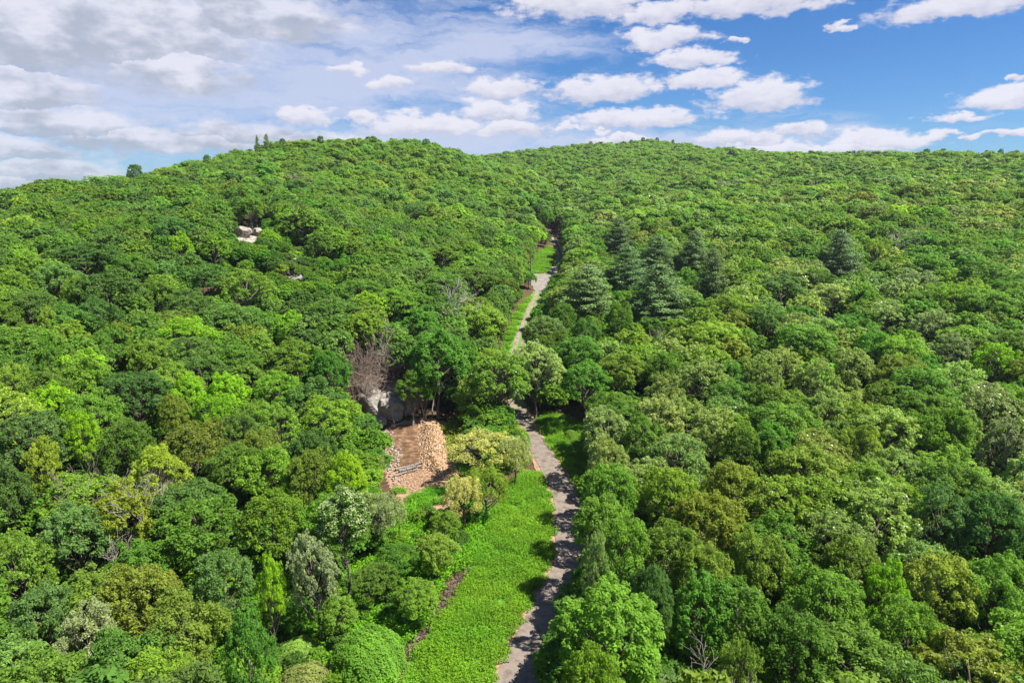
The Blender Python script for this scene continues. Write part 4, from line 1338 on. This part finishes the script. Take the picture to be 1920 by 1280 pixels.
# ------------------------------------------------------------------ meadow plants
WEED = []
for s in range(5):
    r5 = np.random.default_rng(40 + s)
    n = 330
    c_ = np.stack([r5.uniform(-0.75, 0.75, n), r5.uniform(-0.75, 0.75, n), r5.uniform(0.08, 0.5, n) * (0.6 + 0.8 * r5.uniform(0, 1, n))], -1)
    nr = norm(np.array([0, 0, 1.0]) + r5.normal(size=(n, 3)) * 0.45)
    V = leaf_quads(c_, nr, r5.uniform(0.09, 0.2, n), r5, 0.7)
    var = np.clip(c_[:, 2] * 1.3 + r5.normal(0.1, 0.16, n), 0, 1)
    WEED.append(bpy.data.objects.new('weed', mesh_np('weed', V, np.arange(n * 4).reshape(n, 4), [LEAF], np.repeat(var, 4))))


def weeds(name, polys, dens, seed, label, base=(0.130, 0.285, 0.017), keepf=None, hs=1.0):
    r6 = np.random.default_rng(seed)
    P_, I_, R_, S_, T_ = [], [], [], [], []
    for pl in polys:
        A = np.array(pl)
        x0, y0 = A.min(0) - 1; x1, y1 = A.max(0) + 1
        n = int((x1 - x0) * (y1 - y0) * dens)
        x = r6.uniform(x0, x1, n); y = r6.uniform(y0, y1, n)
        sdist = dist_poly(x, y, pl) * np.where(in_poly(x, y, pl), 1, -1) + (fbm2(x, y, seed, 3, 0.6) - 0.45) * 1.6
        k = (sdist > 0) & ~in_poly(x, y, wD) & (dist_poly(x, y, wD) > 0.45)
        if keepf is not None:
            k &= keepf(x, y)
        for i in np.where(k)[0]:
            dr = np.min((RX - x[i]) ** 2 + (RY - y[i]) ** 2) ** 0.5
            if dr < 2.2: continue
            P_.append((x[i], y[i], float(H(x[i], y[i])) + 0.02))
            I_.append(int(r6.integers(0, 5))); R_.append((0, 0, r6.uniform(0, 6.28)))
            s = r6.uniform(0.75, 1.15) * hs; S_.append((s, s, s * r6.uniform(0.6, 1.5)))
            q = float(fbm2(x[i], y[i], 9, 3, 0.25)); q2 = float(fbm2(x[i], y[i], 19, 3, 0.9))
            cc = np.array(base) * np.array([0.75 + 0.75 * q, 0.9 + 0.2 * q, 1.0]) * (0.75 + 0.6 * q2) * r6.uniform(0.88, 1.12)
            T_.append((*cc, 1.0))
    o = gn_scatter(name, P_, I_, R_, S_, T_, WEED)
    tag(o, label, None, None, 'stuff')
    return o


weeds('meadow_plants', [wM, wMR], 2.1, 1, 'knee-high bright green weeds covering the meadow')
weeds('grass', [wMU, wBU], 1.2, 2, 'bright grass and weeds on the far verge', hs=1.3)
WP = world_poly([(735, 925), (770, 905), (850, 905), (890, 830), (905, 960), (880, 1010), (800, 975), (745, 960)])
weeds('brush', [WP], 1.6, 3, 'patchy green weeds growing through the leaf litter', base=(0.11, 0.30, 0.016), keepf=lambda x, y: fbm2(x, y, 31, 3, 0.5) > 0.5, hs=1.2)
W2 = world_poly([(835, 800), (850, 790), (1000, 800), (985, 880), (900, 880), (850, 850)])
weeds('brush', [W2], 1.4, 4, 'straw-green brush between the wood pile and the lane', base=(0.19, 0.27, 0.035), hs=1.4)
W3 = world_poly([(500, 1200), (600, 1130), (690, 1040), (730, 960), (800, 985), (870, 985), (905, 960), (890, 1030), (860, 1085), (800, 1150), (750, 1230), (700, 1330), (620, 1450), (440, 1450)])
weeds('brush', [W3], 1.7, 6, 'lush green undergrowth left of the stream bed', base=(0.12, 0.30, 0.016), hs=1.7)

# ------------------------------------------------------------------ rocks


def rock(name, center, size, seed, mat, parent=None, sub=4, crack=0.12, label=None, cat='rock', group=None, flat=0.25):
    import bmesh
    bm = bmesh.new()
    bmesh.ops.create_icosphere(bm, subdivisions=sub, radius=1.0)
    r7 = np.random.default_rng(seed)
    V = np.array([v.co[:] for v in bm.verts])
    # carve facets
    for _ in range(16):
        n = rdir(1, r7)[0]
        d = r7.uniform(0.62, 0.92)
        s = V @ n
        V = V - np.outer(np.maximum(0, s - d), n)
    nz_ = sum(np.sin(V @ (rdir(1, r7)[0] * f_) + r7.uniform(0, 6)) * a_ for f_, a_ in ((3, 0.05), (5, 0.035), (9, 0.02), (15, 0.014), (27, 0.009), (41, 0.006)) for _ in range(2))
    V = V * (1 + nz_)[:, None]
    V = V * np.array(size)
    for v, co in zip(bm.verts, V):
        v.co = co
    me = bpy.data.meshes.new(name)
    bm.to_mesh(me); bm.free()
    me.materials.append(mat)
    o = link(name, me, parent, center)
    o.rotation_euler = (0, 0, r7.uniform(-0.3, 0.3))
    if label: tag(o, label, cat, group)
    return o


# the cliff beside the clearing: one outcrop with its slabs
cx, cy, cz_, ct = hit(722, 794)
cliff = bpy.data.objects.new('rock_outcrop', None); COL.objects.link(cliff); cliff.location = (cx, cy, cz_)
tag(cliff, 'tall grey cracked rock face rising behind the clearing', 'rock face')
for i, (dx, dy, dz, sx_, sy_, sz_, mt) in enumerate([(0.4, 2.6, 1.6, 3.4, 2.8, 3.9, ROCK), (-2.6, 2.9, 2.4, 3.4, 2.8, 3.6, ROCK), (3.2, 4.2, 1.6, 2.4, 2.6, 4.4, ROCK), (-4.2, 5.5, 4.4, 3.2, 2.8, 2.6, ROCK), (0.6, 5.8, 3.8, 3.6, 2.8, 2.6, ROCK), (-1.6, 0.5, 0.0, 2.6, 1.3, 1.3, ROCK), (5.0, 7.0, 3.0, 2.2, 2.4, 3.6, ROCK)]):
    o = rock('rock_slab', (dx, dy, dz), (sx_, sy_, sz_), 60 + i, mt, cliff, 5)
    o.rotation_euler = (0.14, 0.08 * (-1) ** i, 0.25 * (-1) ** i)
LED = [(457, 446, 2.9, 'largest pale ledge rock high on the left slope'), (478, 444, 2.4, 'pale rock slab touching the largest ledge on its right'), (445, 462, 2.2, 'small pale rock below the largest ledge'),
       (493, 474, 2.8, 'pale rounded rock just right of the upper ledge'), (551, 508, 2.9, 'pinkish rounded rock lowest of the big slope rocks'), (558, 532, 2.0, 'small whitish stone below the pinkish rock'),
       (560, 554, 1.2, 'tiny pale stone at the foot of the rock trail'), (640, 498, 1.6, 'small pale rock alone right of the rock trail'), (420, 492, 1.5, 'tan rock among brush left below the ledge'), (466, 436, 1.5, 'flat pale slab above the largest ledge')]
for i, (a, b, s, lb) in enumerate(LED):
    x, y, z, t = hit(a, b)
    rock('boulder', (x, y, z + s * 0.55), (s * 1.1, s * 0.75, s * 0.62), 90 + i, ROCK_PALE, None, 4, label=lb, group='pale rocks on the left slope')
# tumbled stones left of the mulch
Vs, Fs, Vv = [], [], []
r8 = np.random.default_rng(8)


def stones(name, polypx, n, smin, smax, label, mat, seed):
    r8 = np.random.default_rng(seed)
    pl = world_poly(polypx)
    A = np.array(pl)
    Vs, Fs = [], []
    cub = np.array([[-1, -1, -1], [1, -1, -1], [1, 1, -1], [-1, 1, -1], [-1, -1, 1], [1, -1, 1], [1, 1, 1], [-1, 1, 1]], float)
    fc = np.array([[0, 3, 2, 1], [4, 5, 6, 7], [0, 1, 5, 4], [1, 2, 6, 5], [2, 3, 7, 6], [3, 0, 4, 7]])
    k = 0
    while k < n:
        x = r8.uniform(A[:, 0].min(), A[:, 0].max()); y = r8.uniform(A[:, 1].min(), A[:, 1].max())
        if not in_poly(np.array([x]), np.array([y]), pl)[0]: continue
        s = r8.uniform(smin, smax)
        q, _ = np.linalg.qr(r8.normal(size=(3, 3)))
        v = (cub * r8.uniform(0.55, 1.0, (8, 3))) @ q * s * 0.5 * np.array([1, 1, 0.8]) + np.array([x, y, float(H(x, y)) + 0.12 + s * 0.2])
        Vs.append(v); Fs.append(fc + k * 8); k += 1
    o = link(name, mesh_np(name, np.concatenate(Vs), np.concatenate(Fs), [mat]))
    tag(o, label, None, None, 'stuff')


stones('rubble', [(695, 812), (730, 804), (758, 826), (752, 866), (735, 880), (715, 850)], 230, 0.12, 0.42, 'pale broken stones tumbled below the rock face', ROCK_PALE, 1)
stones('rubble', [(722, 860), (748, 862), (755, 905), (735, 915)], 90, 0.1, 0.36, 'pinkish stones beside the fallen logs', ROCK_PALE, 2)
stones('pebbles', DITCH, 420, 0.08, 0.3, 'brown and grey stones lying in the stream bed', BED, 3)

# ------------------------------------------------------------------ firewood pile
wx, wy, wz, wt_ = hit(812, 845)
PILE = world_poly([(783, 806), (794, 797), (806, 799), (822, 792), (833, 806), (836, 826), (841, 848), (834, 864), (836, 880), (815, 888), (800, 881), (788, 884), (787, 860), (782, 836)])
PA = np.array(PILE)
fw = bpy.data.objects.new('firewood_pile', None); COL.objects.link(fw); fw.location = (wx, wy, wz)
tag(fw, 'heap of pale orange split firewood in the clearing', 'firewood pile')


def logs_mesh(n, seed, zone_):
    r9 = np.random.default_rng(seed)
    Vs, Fs, vr = [], [], []
    prism = np.array([[0, -0.5, -0.35], [0, 0.5, -0.35], [0, 0.0, 0.5]])
    k = 0
    while k < n:
        x = r9.uniform(PA[:, 0].min(), PA[:, 0].max()); y = r9.uniform(PA[:, 1].min(), PA[:, 1].max())
        if not in_poly(np.array([x]), np.array([y]), PILE)[0]: continue
        dd_ = float(dist_poly(np.array([x]), np.array([y]), PILE)[0])
        top = 1.35 * min(1, dd_ / 2.0) ** 0.9 * (0.85 + 0.3 * float(fbm2(x, y, 4, 3, 0.8)))
        L = r9.uniform(0.28, 0.5); w = r9.uniform(0.1, 0.2)
        v = np.concatenate([prism * w + np.array([-L / 2, 0, 0]), prism * w * 0.95 + np.array([L / 2, 0, 0])])
        q, _ = np.linalg.qr(r9.normal(size=(3, 3)))
        v = v @ q + np.array([x - wx, y - wy, float(H(x, y)) - wz + max(0.08, top * zone_(r9)) + 0.05])
        Vs.append(v)
        b = k * 6
        Fs.append((np.array([[0, 1, 4, 3], [1, 2, 5, 4], [2, 0, 3, 5]]) + b))
        vr.append(np.full(6, np.clip(r9.normal(0.6, 0.26), 0, 1)))
        k += 1
    Fq = np.concatenate(Fs)
    tri = np.concatenate([np.array([[0, 2, 1], [3, 4, 5]]) + i * 6 for i in range(n)])
    return mesh_np('split_log', np.concatenate(Vs), [Fq, tri], [CHIP], np.concatenate(vr))


o = link('split_logs', logs_mesh(3800, 1, lambda r_: r_.uniform(0.82, 1.05)), fw)
o['kind'] = 'stuff'
o = link('heap_core', None, fw) if False else None
# inner mass of the heap so no ground shows through
gx = np.arange(PA[:, 0].min(), PA[:, 0].max(), 0.35); gy = np.arange(PA[:, 1].min(), PA[:, 1].max(), 0.35)
X, Y = np.meshgrid(gx, gy)
ins = in_poly(X, Y, PILE)
dP = dist_poly(X, Y, PILE) * np.where(ins, 1, -1)
Z = H(X, Y) + 1.05 * np.clip(dP / 2.0, 0, 1) ** 0.9 - 0.05
id_ = np.arange(X.size).reshape(X.shape)
q = np.stack([id_[:-1, :-1], id_[:-1, 1:], id_[1:, 1:], id_[1:, :-1]], -1).reshape(-1, 4)
core_me = mesh_np('heap_base', np.stack([X - wx, Y - wy, Z - wz], -1).reshape(-1, 3), q[(dP.ravel()[q] > 0).all(1)], [MULCH])
link('heap_base', core_me, fw)
# scattered wood chips south and east of the pile
Vs, Fs, vr = [], [], []
r9 = np.random.default_rng(77)
CH = world_poly([(775, 880), (838, 880), (870, 850), (870, 890), (845, 925), (770, 925), (742, 900)])
CA = np.array(CH)
k = 0
while k < 1300:
    x = r9.uniform(CA[:, 0].min(), CA[:, 0].max()); y = r9.uniform(CA[:, 1].min(), CA[:, 1].max())
    if not in_poly(np.array([x]), np.array([y]), CH)[0]: continue
    L = r9.uniform(0.1, 0.32); a = r9.uniform(0, 6.28)
    d_ = np.array([cos(a), sin(a), r9.normal(0, 0.15)]) * L / 2
    Vs.append((np.array([x, y, float(H(x, y)) + 0.16]) - d_, np.array([x, y, float(H(x, y)) + 0.16]) + d_, 0.045, 0.035)); k += 1
V, Fc = tubes(Vs, 3)
o = link('wood_chips', mesh_np('wood_chips', V, Fc, [CHIP], np.repeat(np.clip(r9.normal(0.65, 0.25, 1300), 0, 1), 6)))
tag(o, 'pale wood scraps strewn between the firewood heap and logs', None, None, 'stuff')

# fallen logs
LOGS = [(742, 884, 803, 869, 0.20, 'uppermost of the three grey logs lying below the mulch'), (748, 887, 790, 877, 0.24, 'middle of the three grey logs, short and thick'),
        (738, 896, 783, 883, 0.17, 'lowest of the three grey logs lying below the mulch')]
for i, (a, b, c_, d, r, lb) in enumerate(LOGS):
    p0 = np.array(hit(a, b)[:3]); p1 = np.array(hit(c_, d)[:3])
    p0[2] += 0.35; p1[2] += 0.42
    n = 9
    pp = [p0 + (p1 - p0) * j / n + np.array([0, 0.12 * sin(j * 1.3 + i), 0.05 * sin(j * 2.0 + i)]) for j in range(n + 1)]
    segs = [(pp[j] - p0, pp[j + 1] - p0, r * (1 - 0.4 * j / n), r * (1 - 0.4 * (j + 1) / n)) for j in range(n)]
    V, Fc = tubes(segs, 9)
    root = bpy.data.objects.new('fallen_log', None); COL.objects.link(root); root.location = tuple(p0)
    tag(root, lb, 'log', 'grey logs lying in the clearing')
    link('trunk', mesh_np('trunk', V, Fc, [LOGBARK], smooth=True), root)
    V, Fc = tubes([(pp[j] - p0, pp[j] - p0 + np.array([0.25, 0.2 * (-1) ** j, 0.35]), 0.05, 0.02) for j in (2, 5, 7)], 5)
    link('branch_stub', mesh_np('branch_stub', V, Fc, [BARK_PALE]), root)

# ------------------------------------------------------------------ bare trees


def bare_tree(name, base, height, spread, seed, label, cat, mat, group=None, stems=1, lean=(0, 0), depth=5, r0=0.14, fork=3, tip=0.012):
    r_ = np.random.default_rng(seed)
    trunk, br = [], []

    def grow(p, d, L, r, lvl):
        n = 3
        q = p
        for i in range(n):
            d2 = norm(d + r_.normal(0, 0.13, 3))
            e = q + d2 * L / n
            (trunk if lvl == 0 else br).append((q, e, max(tip, r * (1 - 0.3 * i / n)), max(tip, r * (1 - 0.3 * (i + 1) / n))))
            q, d = e, d2
            if lvl >= 1 and lvl < depth and i < n - 1 and r_.uniform() < 0.6:
                grow(q, norm(d + r_.normal(0, 0.55, 3)), L * 0.5, r * 0.5, lvl + 2)
        if lvl < depth:
            for _ in range(fork if lvl < 3 else 2):
                nd = norm(d + r_.normal(0, 0.42 * spread, 3) + np.array([0, 0, 0.12]))
                grow(q, nd, L * r_.uniform(0.6, 0.85), r * 0.62, lvl + 1)
    for s in range(stems):
        a = r_.uniform(0, 6.28)
        d0 = norm(np.array([lean[0] + (cos(a) * 0.4 if stems > 1 else 0), lean[1] + (sin(a) * 0.4 if stems > 1 else 0), 1.0]))
        st = np.array([cos(a), sin(a), 0]) * (0.6 if stems > 1 else 0)
        grow(st + np.array([0, 0, -0.3]), d0, height * (0.42 if stems == 1 else 0.34), r0, 0)
    root = bpy.data.objects.new(name, None); COL.objects.link(root); root.location = tuple(base)
    tag(root, label, cat, group)
    V, Fc = tubes(trunk, 6)
    link('trunk', mesh_np('trunk', V, Fc, [mat], smooth=True), root)
    V, Fc = tubes(br, 3)
    link('branches', mesh_np('branches', V, Fc, [mat]), root)
    return root


def at(px, py, lift=0):
    return hit(px, py, lift)[:3]


def top_at(px, py, h):
    """ground point whose point h metres above shows at the pixel"""
    x, y, z, t = hit(px, py, h)
    return (x, y, z)


bare_tree('dead_tree', top_at(812, 575, 11), 14.5, 0.85, 1, 'pale bare forked snag above the emerald maple left of the lane', 'dead tree', BARK_PALE, 'bare dead trees', 1, (0, 0), 4, 0.2, 3, 0.035)
bare_tree('dead_tree', top_at(840, 585, 10), 13, 0.95, 2, 'grey bare tree just right of the pale forked snag', 'dead tree', BARK_PALE, 'bare dead trees', 1, (0.05, 0), 4, 0.17, 3, 0.03)
bare_tree('dead_tree', top_at(768, 668, 9), 12, 1.1, 3, 'thin grey leaning snag above the rock face', 'dead tree', BARK_PALE, 'bare dead trees', 1, (-0.2, 0), 4, 0.12, 3, 0.02)
bare_tree('dead_tree', top_at(735, 650, 8), 11, 1.1, 13, 'thin tangled snag left of the leaning grey snag', 'dead tree', TWIG, 'bare dead trees', 1, (-0.1, 0), 4, 0.12, 3, 0.02)
bare_tree('dead_tree', top_at(1372, 352, 9), 14, 0.7, 4, 'grey leafless tree standing in the far right woods', 'dead tree', BARK_PALE, 'bare dead trees', 2, (0, 0), 4, 0.16, 3, 0.07)
bare_tree('dead_tree', top_at(1677, 470, 9.5), 13.5, 0.9, 5, 'bare pale-branched tree beside the lone right-hand pine', 'dead tree', BARK_PALE, 'bare dead trees', 1, (0, 0), 4, 0.15, 3, 0.03)
bare_tree('dead_tree', top_at(183, 892, 9.5), 12.5, 1.0, 6, 'twiggy brown half-dead tree above the yellow-green tree', 'dead tree', TWIG, 'bare dead trees', 2, (0, 0), 5, 0.12, 3, 0.016)
bare_tree('dead_tree', top_at(235, 1068, 7), 9, 0.6, 7, 'grey bare broom-like snag in the lower left gap', 'dead tree', BARK_PALE, 'bare dead trees', 2, (-0.4, 0), 5, 0.1, 3, 0.018)
bare_tree('dead_tree', top_at(582, 350, 8.5), 13, 0.6, 8, 'thin dead snag on the upper left hill', 'dead tree', TWIG, 'bare dead trees', 1, (0, 0), 4, 0.16, 3, 0.04)
bare_tree('dead_tree', top_at(1320, 1326, 8), 8.5, 1.2, 9, 'bare twig tips at the bottom edge right of the big green tree', 'dead tree', BARK_PALE, 'bare dead trees', 1, (0, 0), 5, 0.11, 3, 0.014)
bare_tree('dead_tree', top_at(1215, 632, 4), 6, 0.9, 10, 'small brown bare snag at the foot of the large pines', 'dead tree', TWIG, 'bare dead trees', 2, (0, 0), 5, 0.08, 3, 0.02)
bare_tree('dead_tree', top_at(205, 975, 9), 12, 0.5, 12, 'leaning grey bare trunk inside the yellow-green tree', 'dead tree', BARK_PALE, 'bare dead trees', 1, (0.45, 0.1), 4, 0.16, 3, 0.02)
for i, (a, b, h_, lb) in enumerate([(664, 712, 4.4, 'leftmost brown leafless bush on top of the rock face'), (692, 706, 5.0, 'tall brown leafless bush in the middle above the rock face'), (716, 722, 4.2, 'right brown leafless bush at the cliff edge'), (682, 738, 3.6, 'lower brown leafless bush left of the cliff face')]):
    bx, by, bz = top_at(a, b, 2.6)
    bare_tree('bare_bush', (bx, by, bz), h_ * 1.9, 0.9, 30 + i, lb, 'bush', BUSHTWIG, 'leafless bushes above the rock face', 15, (0, 0), 5, 0.05, 2, 0.014)

# bare lower trunks standing at the shady edge of the clearing
for i, (a, b, hh, r, lb) in enumerate([(811, 780, 6, 0.14, 'slim straight grey trunk right at the back of the clearing'), (796, 788, 6.5, 0.1, 'thin pale trunk second from the rock face'),
                                   (774, 800, 6.5, 0.11, 'thin curved pale trunk beside the rock face'), (742, 806, 5.0, 0.09, 'slender pale trunk leaning in front of the rock face')]):
    bx, by, bz = at(a, b)
    bare_tree('slender_tree', (bx, by, bz), hh * 1.9, 0.5, 50 + i, lb, 'tree', BARK_PALE, 'slim trunks at the back of the clearing', 1, (0.03 * (-1) ** i, 0.02), 1, r, 2, 0.03)

# utility pole beside the far gravel apron
bx, by, bz = at(995, 533)
pole = bpy.data.objects.new('utility_pole', None); COL.objects.link(pole); pole.location = (bx, by, bz)
tag(pole, 'slim dark wooden pole left of the far gravel apron', 'utility pole')
V, Fc = tubes([(np.array([0, 0, -1.0]), np.array([0, 0, 9.6]), 0.17, 0.12)], 10)
link('post', mesh_np('post', V, Fc, [BARK], smooth=True), pole)
V, Fc = tubes([(np.array([-0.95, 0, 8.9]), np.array([0.95, 0, 8.9]), 0.06, 0.06)], 4)
link('crossarm', mesh_np('crossarm', V, Fc, [BARK]), pole)
for s in (-0.8, 0.0, 0.8):
    V, Fc = tubes([(np.array([s, 0, 8.95]), np.array([s, 0, 9.15]), 0.05, 0.03)], 6)
    link('insulator', mesh_np('insulator', V, Fc, [ROCK_PALE]), pole)

# ------------------------------------------------------------------ thin summer haze
hm = bpy.data.materials.new('haze')
hm.use_nodes = True
hm.node_tree.nodes.clear()
pv = N(hm.node_tree, 'ShaderNodeVolumePrincipled', {'Color': (0.82, 0.90, 1.0, 1), 'Density': 0.00008, 'Anisotropy': 0.3})
ho = N(hm.node_tree, 'ShaderNodeOutputMaterial')
hm.node_tree.links.new(pv.outputs[0], ho.inputs['Volume'])
hb0, hb1 = np.array([-6100.0, -5100.0, float(ZZ.min()) - 2.0]), np.array([6100.0, 8100.0, float(ZZ.max()) + 30.0])
cv = np.array([[(hb0, hb1)[i][0], (hb0, hb1)[j][1], (hb0, hb1)[k][2]] for k in (0, 1) for j in (0, 1) for i in (0, 1)])
hz = link('haze', mesh_np('haze', cv, np.array([[0, 2, 3, 1], [4, 5, 7, 6], [0, 1, 5, 4], [1, 3, 7, 5], [3, 2, 6, 7], [2, 0, 4, 6]]), [hm]))
tag(hz, 'thin summer haze over the wooded hills', None, None, 'stuff')
